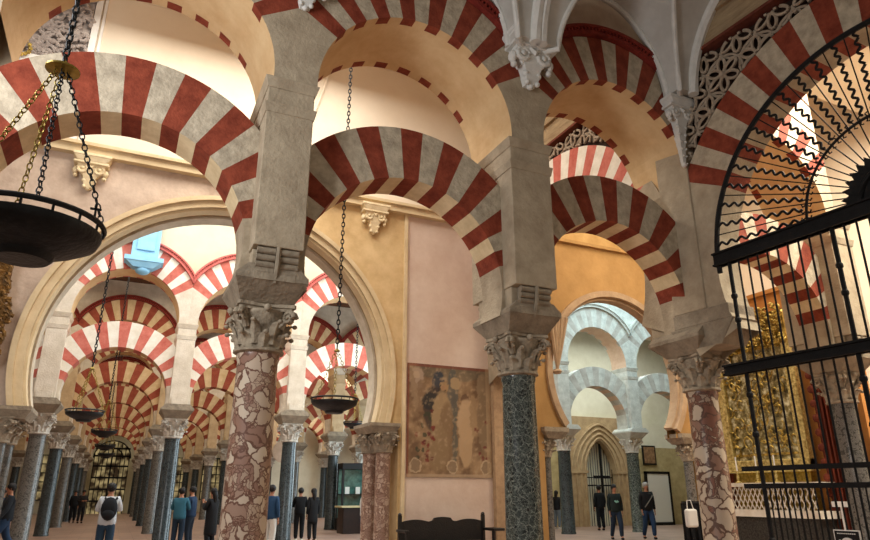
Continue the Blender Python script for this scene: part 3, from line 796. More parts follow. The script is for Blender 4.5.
mb = MB(); mb.box(-.3, .3, -1.5, 1.5, 0, 1.05); mb.obj('slab_front', blackm, t)
mb = MB(); mb.box(-.36, .36, -1.6, 1.6, 1.05, 1.2); mb.box(-.36, .36, -1.6, 1.6, 1.7, 1.78); mb.obj('shelf', whiteb, t)
mb = MB()
for k in range(26):
    y = -1.5+k*.12
    for sg in (-1, 1): mb.tube([(-.33, y-.06*sg, 1.2), (-.33, y+.06*sg, 1.45), (-.33, y-.06*sg, 1.7)], .014, 5)
mb.obj('pierced_rail', whiteb, t)
for yy, l in ((11.75, 'left'), (11.2, 'middle'), (10.7, 'right')):
    t = thing('candlestick', 'gilt candlestick on the altar rail, the %s one of three' % l, 'candlestick', (13.5, yy, 1.78))
    mb = MB(); mb.lathe([(.07, 0), (.07, .02), (.02, .05), (.035, .14), (.015, .2), (.04, .26), (.04, .28)], n=12); mb.obj('stand', gold2, t, smooth=True)
    mb = MB(); mb.lathe([(.016, .28), (.016, .6)], n=8); mb.obj('candle', whitem, t)
def drape_o(label, x, ya, yb, z0, z1):
    mb = MB(); n = 24
    for k in range(n):
        y0_, y1_ = ya+(yb-ya)*k/n, ya+(yb-ya)*(k+1)/n
        f = lambda q: .05*sin(q*1.9)
        mb.face([(f(k), y0_, z0), (f(k+1), y1_, z0), (f(k+1), y1_, z1), (f(k), y0_, z1)])
    for k in range(14):
        z = z0+(z1-z0)*k/14; mb.ball((-.03, ya, z+.1), .09, 8, sc=(.3, 1, 1))
    o = mb.obj('hanging_drape', drape, loc=(x, 0, 0)); tag(o, label, 'drape')
    md = o.modifiers.new('thick', 'SOLIDIFY'); md.thickness = .02
drape_o('rust red drape hanging right of the altarpiece behind the gate', 13.9, 9.75, 9.0, .2, 4.6)
drape_o('rust red drape hanging left of the altarpiece beside the breccia column', 14.1, 13.2, 12.45, .2, 4.9)
mb = MB(); mb.box(14.25, 14.6, 8.9, 13.2, 0, 6.3); mb.box(14.2, 14.6, 8.9, 13.2, 6.3, 6.4); struct(mb.obj('wall_altar', mat('deep_ochre_wall', 'a86c34', 'c08548', 1.5, .9, .2, 8)))  # stronger orange tone than the other ochre plaster
for k in range(6):
    mb = MB(); mb.tube([(13.0, 8.95-.0-k*.28, 0), (13.0, 8.95-k*.28, 1.3)], .03, 8)
    if k == 0: bs = thing('marble_balustrade', 'pale baluster rail behind the gate right of the altar', 'balustrade', (0, 0, 0))
    mb.obj('baluster', whitem, bs)
mb = MB(); mb.box(12.93, 13.07, 7.4, 9.1, 1.3, 1.4); mb.obj('handrail', whitem, bs)
# information sign on the gate
sg = thing('information_sign', 'small black information sign with white border at the foot of the gate', 'sign', P2W(2.3, -.5, 0), PR)
mb = MB(); mb.tube([(0, 0.03, 0), (0, 0.03, .8)], .015, 8); mb.lathe([(.14, 0), (.14, .02)], (0, .03), 16); mb.obj('post', iron, sg)
mb = MB(); mb.box(-.17, .17, -.01, .01, .78, 1.1); mb.obj('border', whitem, sg)
mb = MB(); mb.box(-.157, .157, -.014, .0, .795, 1.087); mb.obj('panel', frameb, sg)
mb = MB(); mb.lathe([(.07, -.017), (.07, -.013)], n=20); 
v = [(x, y_, z) for x, y_, z in mb.v]; mb.v = [(a, c, b*.55+.97) for a, b, c in v]
mb.box(-.11, -.085, -.018, -.012, .95, .98); mb.box(.085, .11, -.018, -.012, .95, .98)
for q in range(9): mb.box(-.12+q*.027, -.1+q*.027, -.018, -.012, 1.05, 1.062)
mb.obj('white_pictogram', whitem, sg)

# ------------------------------------------------------------------ rows behind
capP = cap_obj(pcap, None); baseP = base_mb().obj('base', pcap, smooth=True)
ashcap = mat('white_capital_stone', 'bdbab0', 'dedbd2', 7, .8, .6, 22)
def mk_far_column(shaft_m, cm, im, r=.25):
    t = thing('column', '', 'column')
    for src, nm in ((capP, 'capital'),):
        o = src.copy(); o.data = src.data.copy(); o.data.materials[0] = cm; COL.objects.link(o); o.parent = t; o.name = nm
        if nm == 'capital':
            o.location = (0, 0, 3.23); a_ = src.children[0].copy(); a_.data = a_.data.copy(); a_.data.materials[0] = cm; COL.objects.link(a_); a_.parent = o; a_.name = 'abacus'
    mb = MB(); mb.lathe([(r*1.08, 0), (r*1.08, .05), (r*1.01, .09), (r*.97, 2.0), (r*.92, 3.13), (r*.98, 3.23)], n=24); mb.obj('shaft', shaft_m, t, smooth=True)
    impost_mb().obj('impost_block', im, t); return t
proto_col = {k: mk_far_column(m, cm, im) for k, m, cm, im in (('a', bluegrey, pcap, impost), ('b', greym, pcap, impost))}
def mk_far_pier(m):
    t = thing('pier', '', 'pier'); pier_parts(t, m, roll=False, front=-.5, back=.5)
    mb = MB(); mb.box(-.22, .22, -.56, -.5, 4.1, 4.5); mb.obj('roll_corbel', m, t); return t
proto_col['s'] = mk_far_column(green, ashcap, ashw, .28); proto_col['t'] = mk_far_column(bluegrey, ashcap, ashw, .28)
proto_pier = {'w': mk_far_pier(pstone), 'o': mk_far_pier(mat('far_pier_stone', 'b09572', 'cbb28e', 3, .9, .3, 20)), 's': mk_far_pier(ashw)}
UP2 = dict(UPP, y0=-.5, y1=.5, teeth=.12)
def mk_arches(r_, w_, s_, c_, rimm):
    lo = arch_mb(**LOW).obj('horseshoe_arch', [r_, w_, s_, c_]); up = arch_mb(**UP2).obj('upper_arch', [r_, w_, s_, c_])
    rim_mb(UPP['ce'], UPP['re'], B/2, -.5).obj('dentil_rim', rimm, up)
    return lo, up
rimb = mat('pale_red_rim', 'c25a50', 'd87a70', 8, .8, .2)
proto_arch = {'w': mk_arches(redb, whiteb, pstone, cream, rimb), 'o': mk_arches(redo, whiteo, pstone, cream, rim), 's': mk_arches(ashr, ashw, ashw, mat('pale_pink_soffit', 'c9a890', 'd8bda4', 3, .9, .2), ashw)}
mat('clerestory_cream', 'd0c5a8', 'ddd3b8', .8, .9, .1, 8)
used = set()
def place(proto, key, loc, label, group):
    if key in used: o = copy_tree(proto)
    else: o = proto; used.add(key)
    o.location = loc; o['label'] = label
    if group: o['group'] = group
    return o
rng = random.Random(11)
def colname(i): return {-3: 'third column left of aisle', -2: 'second column left of aisle', -1: 'column just left of aisle', 0: 'column just right of aisle'}.get(i, '%s column right of aisle' % ORD[min(10, i+1)])
def bayname(i): return {-3: 'two bays left of aisle', -2: 'one bay left of aisle', -1: 'spanning the aisle'}.get(i, '%s bay right of aisle' % ORD[min(10, i+1)])
rows = {2: (-2, 2), 3: (-2, 3), 4: (-3, 4), 5: (-3, 4), 6: (-3, 2), 7: (-3, 2)}
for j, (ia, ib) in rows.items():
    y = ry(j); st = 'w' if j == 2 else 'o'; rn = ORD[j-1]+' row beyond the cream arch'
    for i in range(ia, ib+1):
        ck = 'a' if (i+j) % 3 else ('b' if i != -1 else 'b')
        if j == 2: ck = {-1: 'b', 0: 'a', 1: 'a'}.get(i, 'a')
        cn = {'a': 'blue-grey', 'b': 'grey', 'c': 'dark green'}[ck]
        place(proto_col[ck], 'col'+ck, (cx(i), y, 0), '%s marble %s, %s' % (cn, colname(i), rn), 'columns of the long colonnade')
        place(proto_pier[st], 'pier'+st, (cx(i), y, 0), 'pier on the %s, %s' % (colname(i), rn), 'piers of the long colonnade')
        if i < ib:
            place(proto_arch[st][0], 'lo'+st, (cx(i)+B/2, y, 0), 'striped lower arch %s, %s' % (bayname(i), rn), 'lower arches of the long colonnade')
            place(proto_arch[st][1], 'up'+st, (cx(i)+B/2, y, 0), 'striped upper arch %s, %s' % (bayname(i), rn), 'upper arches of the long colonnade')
    spandrel('wall_row_%d' % j, [cx(i)+B/2 for i in range(ia, ib)], B/2, UPP['ce'], UPP['re'], 13.4 if j == 2 else 10.35, -.45, .45, MATS['clerestory_cream'] if j == 2 else pstone, y)
# side infill of row 2, left & between rooms
mb = MB(); mb.box(-14, cx(-2)-.3, ry(2)-.4, ry(2)+.4, 0, 13.4); struct(mb.obj('wall_row_end', rosy))
# pale stone arcade seen through the right opening
for i in (3, 4, 5, 6):
    nm = {3: 'hidden left', 4: 'left', 5: 'right', 6: 'far right'}[i]
    c = place(proto_col['t' if i == 4 else 's'], 'col'+('t' if i == 4 else 's'), (cx(i)+(.15 if i == 4 else 0), ry(2), 0), '%s marble column, the %s one under the pale stone arcade' % ('blue-grey' if i == 4 else 'dark green', nm), 'columns of the pale stone arcade')
    place(proto_pier['s'], 'piers', (cx(i), ry(2), 0), 'pale ashlar pier, the %s one of the pale stone arcade' % nm, 'piers of the pale stone arcade')
for i in (2, 3, 4, 5):
    nm = {2: 'leftmost', 3: 'second', 4: 'third', 5: 'rightmost'}[i]
    place(proto_arch['s'][0], 'los', (cx(i)+B/2, ry(2), 0), 'pale stone lower arch, %s of the arcade in the right opening' % nm, 'lower arches of the pale stone arcade')
    place(proto_arch['s'][1], 'ups', (cx(i)+B/2, ry(2), 0), 'pale stone upper arch, %s of the arcade in the right opening' % nm, 'upper arches of the pale stone arcade')
spandrel('wall_ashlar', [cx(i)+B/2 for i in (2, 3, 4, 5)], B/2, UPP['ce'], UPP['re'], 13.4, -.45, .45, ashw, ry(2))
for o in (capP.children[0], capP, baseP): bpy.data.objects.remove(o)
# ochre arch trims
oa = thing('ochre_arch', 'moulded pointed-looking arch through the ochre wall', 'arch')
A2A = -math.acos(2.0/2.47)
arch_band(13.3, 4.85, 2.36, 2.48, YW+.05, YW+OT+.02, A2A, mat('brown_arch_stone', '9c8266', 'b3997a', 3, .9, .3, 16), 'rear_order', p=1.02, parent=oa)
arch_band(13.3, 4.85, 2.44, 2.62, YW-.1, YW+.06, A2A, MATS['brown_arch_stone'], 'front_order', p=1.02, parent=oa)
for x, nm in ((10.82, 'left'), (15.78, 'right')):
    mb = MB(); mb.frustum((x, YW+.18), 2.98, 3.16, (.24, .26), (.4, .36)); mb.box(x-.4, x+.4, YW-.18, YW+.54, 3.16, 3.28)
    tag(mb.obj('abacus', impost), 'stone abacus at the %s springing of the ochre wall arch' % nm, 'abacus')
small_column(15.86, YW+.18, 'slender grey jamb column right of the ochre arch, beside the breccia column', greym, r=.15)
small_column(10.66, YW+.18, 'slender jamb column left of the ochre arch, behind the dark green column', greym, r=.13)
ob = thing('fluted_console', 'fluted tapering console on the left jamb of the ochre wall opening', 'console', (11.0, YW-.1, 4.9))
mb = MB()
for k in range(5): mb.tube([(-.0+.0*k, -.02, 0), (-.12+.06*k, -.1, .6), (-.26+.14*k, -.16, 1.5)], .05, 6, taper=[.8, 1, 1.6])
mb.lathe([(.1, -.12), (.14, -.06), (.1, 0)], n=12); mb.obj('flutes', MATS['brown_arch_stone'], ob, smooth=True)
mb = MB()
for k in range(8):
    a = k*.8; mb.ball((10.9+.1*cos(a), YW-.03, 7.75+.2*sin(a)), .07, 6)
tag(mb.obj('carved_boss', bronzed), 'small dark carved boss on the ochre wall', 'boss')

# room behind the pale arcade
YG = 28.2
mb = MB(); mb.box(15, 34, YG+.3, YG+.8, 5.2, 13.4); mb.box(24.6, 34, YG, YG+.5, 3.9, 5.2); struct(mb.obj('wall_room_back', wallw))
mb = MB(); mb.box(15, 20.9, YG+.25, YG+.8, 0, 5.2); mb.box(24.6, 34, YG, YG+.5, 0, 3.9); struct(mb.obj('wall_room_lower', wally))
slab('ceiling_room', lune, 14.5, 34, 23.9, 30, 11.0, 11.2)
mb = MB(); mb.box(14.4, 14.7, 23.9, 34, 0, 10.4); struct(mb.obj('wall_room_side', wallw))
gp = thing('gothic_portal', 'pointed gothic stone portal with slender iron grille', 'portal', (22.6, YG-.1, 0))
def pointed(hw, zs, h, n=16):
    # list of (x,z) of a pointed arch profile from left spring to right spring
    L_ = []
    for q in range(n+1):
        t = q/n; L_.append((-hw*(1-t)**1.0*(1+.22*sin(pi*t)), zs+h*(1-(1-t)**1.75)))
    return L_+[(-x, z) for x, z in reversed(L_[:-1])]
def ring_pts(hw, zs, h): return [(-hw, 0)]+pointed(hw, zs, h)+[(hw, 0)]
inner = ring_pts(.95, 2.6, 1.55); outer = ring_pts(1.95, 2.7, 2.4)
mb = MB()
for q in range(len(inner)-1):
    mb.prism([inner[q], outer[q], outer[q+1], inner[q+1]], 0, .5)
mb.box(-2.3, -1.9, 0, .5, 0, 5.2); mb.box(1.9, 2.2, 0, .5, 0, 5.2)
oo = outer
for q in range(1, len(oo)-2): mb.prism([oo[q], oo[q+1], (oo[q+1][0], 5.35), (oo[q][0], 5.35)], .05, .5)
mb.obj('stone_surround', gothst, gp)
for hw, h, r_ in ((1.05, 1.65, .05), (1.3, 1.85, .06), (1.6, 2.1, .05), (1.9, 2.35, .06)):
    mb = MB(); mb.tube([(x, -.02, z) for x, z in ring_pts(hw, 2.62, h)], r_, 8); mb.obj('archivolt', gothst, gp, smooth=True)
mb = MB(); mb.box(-2.0, -.9, -.08, .3, 2.52, 2.66); mb.box(.9, 2.0, -.08, .3, 2.52, 2.66); mb.obj('impost_band', gothst, gp)
for k in range(13):
    x = -.9+k*.15; zt = 2.6+1.5*(1-(abs(x)/.95)**1.75) if abs(x) < .93 else 2.6
    mb = MB(); mb.tube([(x, .3, 0), (x, .3, zt)], .018, 6); mb.obj('grille_bar', iron if k % 3 == 0 else mat('grey_iron_%d' % k, '6a6a66', rough=.6, bump=0), gp)
mb = MB(); mb.box(-.9, .9, .27, .33, 1.9, 1.97); mb.box(-.9, .9, .27, .33, 2.3, 2.35); mb.box(.12, .2, .2, .28, 1.5, 4.0); mb.box(-.35, .65, .2, .28, 2.28, 2.42); mb.obj('grille_cross', iron, gp)
mb = MB(); mb.box(-1.2, 1.2, .6, .7, 0, 5); mb.obj('rear_light_wall', wallw, gp)
fb = thing('display_board', 'tall white display board with black frame at the right of the portal', 'board', (25.9, YG-.5, 0))
mb = MB(); mb.box(-.75, .75, -.02, .03, .15, 2.55); mb.obj('panel', boardw, fb)
mb = MB(); mb.box(-.85, -.73, -.05, .06, 0, 2.65); mb.box(.73, .85, -.05, .06, 0, 2.65); mb.box(-.85, .85, -.05, .06, 2.53, 2.65); mb.box(-.85, .85, -.05, .06, .0, .15); mb.obj('frame', frameb, fb)
pt = thing('wall_painting', 'small dark-framed painting hung on the sandstone wall', 'painting', (25.9, YG-.05, 3.5))
mb = MB(); mb.box(-.45, .45, -.03, .03, -.5, .5); mb.obj('frame', frameb, pt)
mb = MB(); mb.box(-.37, .37, -.04, .0, -.42, .42); mb.obj('canvas', mat('brown_canvas', '6a4a34', 'a88662', 6, .6), pt)
# niche cross-arch rubble beside the portal
mb = MB(); rr = random.Random(9)
for k in range(14): mb.box(24.75+rr.uniform(-.1, .05), 25.15+rr.uniform(-.1, .15), YG-.22+rr.uniform(-.05, .05), YG+.1, k*.36, k*.36+.34)
tag(mb.obj('rubble_pier', wally, bevel=.03), 'rough rubble stone pier right of the gothic portal', 'pier')

# ------------------------------------------------------------------ details high on the left
mb = MB(); mb.box(-2.0, -1.86, YW-.12, YW, 9.1, 13.4); mb.box(-1.82, -1.76, YW-.06, YW, 9.1, 13.4); struct(mb.obj('trim_4', whitem))
rl = thing('plaster_relief', 'grey foliage relief panel in the top left opening', 'relief', (-2.1, YW-.05, 0))
mb = MB(); mb.box(-2.0, .08, -.02, .05, 10.9, 13.3)
for k in range(170):
    x = rr.uniform(-1.9, .0); z = rr.uniform(11.1, 13.2); a = rr.uniform(0, 6)
    mb.tube([(x+.16*cos(a+q*.6)*(1-q/10), -.1-.02*q/8, z+.16*sin(a+q*.6)*(1-q/10)) for q in range(8)], .05, 6)
mb.obj('foliage', relief, rl, smooth=True)
mb = MB()
for k, (z, d) in enumerate(((10.3, .1), (10.45, .2), (10.6, .15), (10.75, .28), (10.9, .2))): mb.box(-2.6, .08, -d, .05, z, z+.12)
mb.obj('cornice', whitem, rl)
mb = MB()
for k in range(22):
    a = k*.5; mb.ball((-1.15+.03*k*cos(a)*.5, -.35, 11.0+.03*k*sin(a)*.5), .05, 6)
mb.obj('gilt_ornament', gold, rl)
# gilded carving at the left edge
gl = thing('gilded_carving', 'brown gilt carved scrollwork cut by the left edge', 'carving', (-2.62, YW-.55, 0))
mb = MB(); mb.box(-.5, .1, .1, .5, 2.2, 6.3)
for k in range(220):
    z = 3.3+3.0*rr.random(); x = rr.uniform(-.4, .3)*(.6+.4*sin(z*3)); a = rr.uniform(0, 6)
    mb.tube([(x+.12*cos(a+q*.7)*(1-q/10), rr.uniform(-.02, .02), z+.12*sin(a+q*.7)*(1-q/10)) for q in range(8)], .04, 5)
mb.obj('scrollwork', bronzed, gl, smooth=True)
# blue painted pilaster hanging over second arcade
bp_ = thing('blue_pilaster', 'light blue painted pilaster foot above the far striped arches', 'pilaster', (-.12, ry(2)-.75, 0))
mb = MB(); mb.box(-.42, .42, -.15, .25, 8.95, 11.5); mb.box(-.28, .28, -.2, -.15, 9.2, 11.5); mb.obj('shaft', bluep, bp_, bevel=.02)
mb = MB(); mb.box(-.6, .6, -.3, .25, 8.8, 8.95); mb.frustum((0, 0), 8.6, 8.8, (.3, .2), (.55, .28)); mb.ball((0, 0, 8.55), .2, 12, sc=(1.2, 1, .8)); mb.obj('foot', bluep, bp_, smooth=True)
# vault ribs against the cream wall
vr = thing('wall_ribs', 'pair of thin cream vault ribs seen through the top centre arch', 'rib')
for dx in (0, .3):
    mb = MB(); mb.tube([(3.0+dx+.9*q/16*(1.1-.3*q/16), YW-.03, 10.3+3.0*(q/16)**.8) for q in range(17)], .04, 6); mb.obj('rib', lune, vr, smooth=True)

# ------------------------------------------------------------------ hanging lamps
def chain_mb(p, q, link=.12, r=.012, w_=.6):
    p, q = Vector(p), Vector(q); L_ = (q-p).length; n = max(1, int(L_/(link*.8))); d = (q-p).normalized()
    u = d.cross(Vector((.3, .9, .1))).normalized(); v = d.cross(u); mb = MB()
    for k in range(n):
        c = p+d*(L_*(k+.5)/n); a = u if k % 2 else v
        mb.tube([tuple(c+d*(link*.5*cos(t))+a*(link*.5*w_*sin(t))) for t in [2*pi*m/10 for m in range(10)]], r, 5, closed=True)
    return mb
def lamp(label, loc, R, ztop, chains=brass, group=None, big=False, apex=.85):
    t = thing('hanging_lamp', label, 'lamp', loc, group=group)
    mb = MB(); n = 48
    prof = [(.0001, -.21*R/.45), (.16*R/.45, -.21*R/.45), (.18*R/.45, -.19*R/.45), (.19*R/.45, -.165*R/.45), (R*.75, -.10*R/.45), (R*.95, -.05*R/.45), (R, 0), (R, .015), (R*.96, .015), (R*.9, -.03), (R*.3, -.06)]
    mb.lathe(prof, n=n); mb.obj('bowl', lampm, t, smooth=True)
    mb = MB(); z = .07*R/.45
    for rr_ in (R*1.01,):
        mb.tube([(rr_*cos(2*pi*k/n), rr_*sin(2*pi*k/n), z) for k in range(n)], .014*R/.45+.004, 6, closed=True)
    for k in range(16):
        a = 2*pi*k/16; mb.tube([(R*cos(a), R*sin(a), .01), (R*1.01*cos(a), R*1.01*sin(a), z)], .008, 5)
    mb.obj('gallery_ring', lampm, t, smooth=True)
    for k in range(3 if not big else 4):
        a = {0: .2, 1: 2.3, 2: 4.4, 3: 3.3}[k] if not big else (-.15, 2.0, 3.6, 4.9)[k]
        mb = chain_mb((R*cos(a), R*sin(a), z), (.03*cos(a), .03*sin(a), apex), .08 if not big else .05, .007 if not big else .0045); mb.obj('chain', (lampm if k in (0, 3) else brass) if big else chains, t, smooth=True)
    mb = MB(); mb.lathe([(.01, apex-.02), (.10 if big else .06, apex), (.10 if big else .06, apex+.012), (.015, apex+.05), (.01, apex+.08)], n=20); mb.obj('canopy_disc', brass, t, smooth=True)
    mb = chain_mb((0, 0, apex+.06), (0, 0, ztop-loc[2]), .12 if not big else .07, .013 if not big else .008, .5); mb.obj('suspension_chain', lampm, t, smooth=True)
    if big:
        mb = MB(); a = -.5; x, y = R*cos(a), R*sin(a)
        mb.box(x-.006, x+.006, y-.006, y+.006, z, z+.1); mb.box(x-.03, x+.03, y-.006, y+.006, z+.06, z+.072); mb.obj('small_cross', lampm, t)
    return t
lamp('large black hanging bowl lamp close to the camera at left', (-.66, 4.2, 3.0), .39, 9.5, big=True, apex=1.1)
lamp('hanging bowl lamp in the middle, in front of the cream arch', (3.62, 12.3, 3.2), .44, 13.4, apex=1.0)
lamp('hanging bowl lamp in the left aisle, the nearest of that row', (-.9, 18.5, 3.42), .43, 13.4, apex=1.1)
lamp('hanging bowl lamp in the left aisle, second of that row', (-.58, 27, 3.66), .43, 10.3, apex=1.1)
lamp('hanging bowl lamp in the left aisle, third of that row', (-.62, 34.6, 3.62), .43, 10.3, apex=1.1)
lamp('hanging bowl lamp in the left aisle, farthest of that row', (-.62, 42, 3.6), .43, 10.3, apex=1.1)
lamp('small hanging bowl lamp beside the pink jamb columns', (7.3, 22.3, 3.85), .36, 13.4, apex=1.0)

# ------------------------------------------------------------------ far gate
fg = thing('far_iron_gate', 'tall arched black iron gate at the far end of the aisle', 'gate', (-.45, 61.8, 0))
mb = MB()
for k in range(9): x = -1.3+k*.325; mb.tube([(x, 0, 0), (x, 0, 4.3+sqrt(max(0, 1.35**2-x*x)))], .035, 6)
for z in (.9, 1.8, 2.7, 3.6, 4.4, 5.0): mb.box(-1.3, 1.3, -.06, .06, z, z+.13)
mb.box(-.06, .06, -.06, .06, 0, 5.6)
for rr_ in (1.38, .8): mb.tube([(rr_*cos(pi*k/24), 0, 4.3+rr_*sin(pi*k/24)) for k in range(25)], .05, 6)
mb.obj('lattice', iron, fg)
glm = bpy.data.materials.new('daylit_glazing'); glm.use_nodes = True; nb = glm.node_tree.nodes['Principled BSDF']
nb.inputs['Base Color'].default_value = lin('d8c79a'); nb.inputs['Emission Color'].default_value = lin('f2d08a'); nb.inputs['Emission Strength'].default_value = .32
_n = glm.node_tree.nodes.new('ShaderNodeTexNoise'); _n.inputs['Scale'].default_value = 1.4; _r = glm.node_tree.nodes.new('ShaderNodeValToRGB')
_r.color_ramp.elements[0].position = .4; _r.color_ramp.elements[0].color = lin('3a2c1c'); _r.color_ramp.elements[1].position = .62; _r.color_ramp.elements[1].color = lin('ffe2a0')
_t = glm.node_tree.nodes.new('ShaderNodeTexCoord'); glm.node_tree.links.new(_t.outputs['Object'], _n.inputs[0])
glm.node_tree.links.new(_n.outputs['Fac'], _r.inputs[0]); glm.node_tree.links.new(_r.outputs[0], nb.inputs['Emission Color']); nb.inputs['Base Color'].default_value = lin('4a3c2a')
mb = MB(); mb.prism([(-1.35, 0), (1.35, 0)]+[(1.35*cos(pi*k/20), 4.3+1.35*sin(pi*k/20)) for k in range(21)], .3, .34); mb.obj('glazing', glm, fg)
def far_window(x, label):
    t = thing('barred_window', label, 'window', (x, 64.11, 0)); mb = MB(); mb.box(-1.2, 1.2, 0, .1, 1.0, 4.6); mb.obj('glazing', glm, t)
    mb = MB()
    for k in range(7): mb.box(-1.2+k*.4-.04, -1.2+k*.4+.04, -.08, 0, 1, 4.6)
    for k in range(6): mb.box(-1.24, 1.24, -.08, 0, 1+k*.7, 1.08+k*.7)
    mb.obj('bars', iron, t)
for x, l in ((-5.2, 'barred window glowing far behind the left colonnade'), (4.4, 'barred window glowing far behind the colonnade right of the aisle'), (8.2, 'barred window glowing at the far end behind the marble column')): far_window(x, l)

# ------------------------------------------------------------------ furniture
bn = thing('carved_bench', 'black carved wooden bench with scalloped back below the fresco', 'bench', (7.1, YW-.75, 0))
mb = MB(); top = [(-1.05, .95)]
for k in range(41):
    x = -1.05+2.1*k/40; top.append((x, .93+.05*abs(sin((x+1.05)/2.1*pi*3.0))+(.05 if abs(x) < .22 else 0)))
mb.prism([(-1.05, .5)]+top[1:]+[(1.05, .5)], .1, .15); mb.obj('backrest', wood, bn)
mb = MB(); mb.box(-1.08, 1.08, -.4, .14, .42, .48); mb.obj('seat', wood, bn, bevel=.01)
for sx in (-1, 1):
    mb = MB(); mb.box(sx*1.08-.035, sx*1.08+.035, .07, .16, 0, 1.06); mb.ball((sx*1.08, .115, 1.08), .05, 8); mb.obj('back_post', wood, bn)
    mb = MB(); mb.box(sx*1.1-.03, sx*1.1+.03, -.4, -.33, 0, .72); mb.obj('front_leg', wood, bn)
    mb = MB(); mb.box(sx*1.12-.06, sx*1.12+.2*(sx > 0)+.04, -.45, .1, .72, .78); mb.obj('armrest', wood, bn, bevel=.015)
dk = thing('reception_desk', 'dark wooden desk with pale top behind the pink jamb columns', 'desk', (9.35, 27.6, 0))
mb = MB(); mb.box(-.75, .9, -.4, .4, 0, 1.0); mb.obj('body', dwood, dk, bevel=.02)
mb = MB(); mb.box(-.85, 1.0, -.5, .5, 1.0, 1.06); mb.obj('worktop', beige, dk)
dc = thing('glass_display_cabinet', 'dark framed glass display cabinet behind the desk', 'cabinet', (10.6, 30.0, 0))
mb = MB()
for x in (-1.3, 0, 1.3): mb.box(x-.05, x+.05, -.4, -.32, 0, 2.7); mb.box(x-.05, x+.05, .32, .4, 0, 2.7)
mb.box(-1.35, 1.35, -.42, .42, 2.6, 2.85); mb.box(-1.35, 1.35, -.42, .42, 0, .5); mb.box(-1.3, 1.3, -.38, .38, 1.5, 1.53); mb.obj('frame', frameb, dc)
gls = mat('dark_green_glass', '2a4a44', '5a8a80', 3, .15, 0, spec=.6)
mb = MB(); mb.box(-1.3, 1.3, .3, .33, .5, 2.6); mb.obj('back_panel', gls, dc)
for k in range(4):
    t = thing('lit_leaflet', 'pale leaflet standing in the display cabinet, %s from the left' % ORD[k+1], 'leaflet', (9.6+k*.5, 29.9, 1.53), group='leaflets in the display cabinet')
    mb = MB(); mb.box(-.1, .1, -.01, .01, 0, .3); mb.obj('sheet', boardw, t)
# low framed panels on the far white walls
slab('wall_hall', wallw, 9.0, 20, 46.8, 47.2, 0, 10.3)
rd = thing('round_plaque', 'round stone plaque on the pale wall right of the marble column', 'plaque', (6.95, 31.6, 3.4))
mb = MB(); mb.lathe([(.0001, -.04), (.42, -.04), (.5, 0), (.5, .06)], n=28); mb.v = [(a, c, b) for a, b, c in mb.v]; mb.obj('disc', rosy, rd, smooth=True)
mb = MB(); mb.box(-.05, .05, -.05, .05, -3.4, -.45); mb.obj('stand', iron, rd)

# ------------------------------------------------------------------ people
def skin_mesh(chains, root_first=True, sub=1):
    """chains: list of lists of (pos, (rx,ry)); shared points by identical pos"""
    V = []; E = []; R = []; idx = {}
    for ch in chains:
        prev = None
        for p, r in ch:
            key = tuple(round(c, 4) for c in p)
            if key not in idx: idx[key] = len(V); V.append(p); R.append(r)
            k = idx[key]
            if prev is not None and prev != k and (prev, k) not in E: E.append((prev, k))
            prev = k
    me = bpy.data.meshes.new('tmp'); me.from_pydata(V, E, []); ob = bpy.data.objects.new('tmp', me); COL.objects.link(ob)
    md = ob.modifiers.new('skin', 'SKIN'); md.use_smooth_shade = True
    if not me.skin_vertices: 
        bpy.context.view_layer.objects.active = ob
    for k, r in enumerate(R):
        sv = me.skin_vertices[0].data[k]; sv.radius = r if isinstance(r, tuple) else (r, r); sv.use_root = (k == 0)
    sb = ob.modifiers.new('sub', 'SUBSURF'); sb.levels = sub; sb.render_levels = sub
    dg = bpy.context.evaluated_depsgraph_get(); dg.update(); out = bpy.data.meshes.new_from_object(ob.evaluated_get(dg))
    bpy.data.objects.remove(ob); bpy.data.meshes.remove(me); return out
def add_mesh(me, name, m, parent, extra=None):
    if extra:
        bm = bmesh.new(); bm.from_mesh(me)
        t = bpy.data.meshes.new('t'); t.from_pydata(extra.v, [], extra.f); bm.from_mesh(t); bm.to_mesh(me); bm.free(); bpy.data.meshes.remove(t)
    me.materials.clear(); me.materials.append(m)
    for p in me.polygons: p.use_smooth = True; p.material_index = 0
    me.name = name; o = bpy.data.objects.new(name, me); COL.objects.link(o); o.parent = parent; return o
CL = {}
def cloth(h):
    if h not in CL: CL[h] = mat('cloth_'+h, h, rough=.85, bump=.1, bscale=30)
    return CL[h]
skinm = mat('skin', 'a8755a', rough=.6, bump=0); hairD = mat('dark_hair', '15100c', rough=.6, bump=.3, bscale=60); hairW = mat('white_hair', '8e8982', rough=.6)
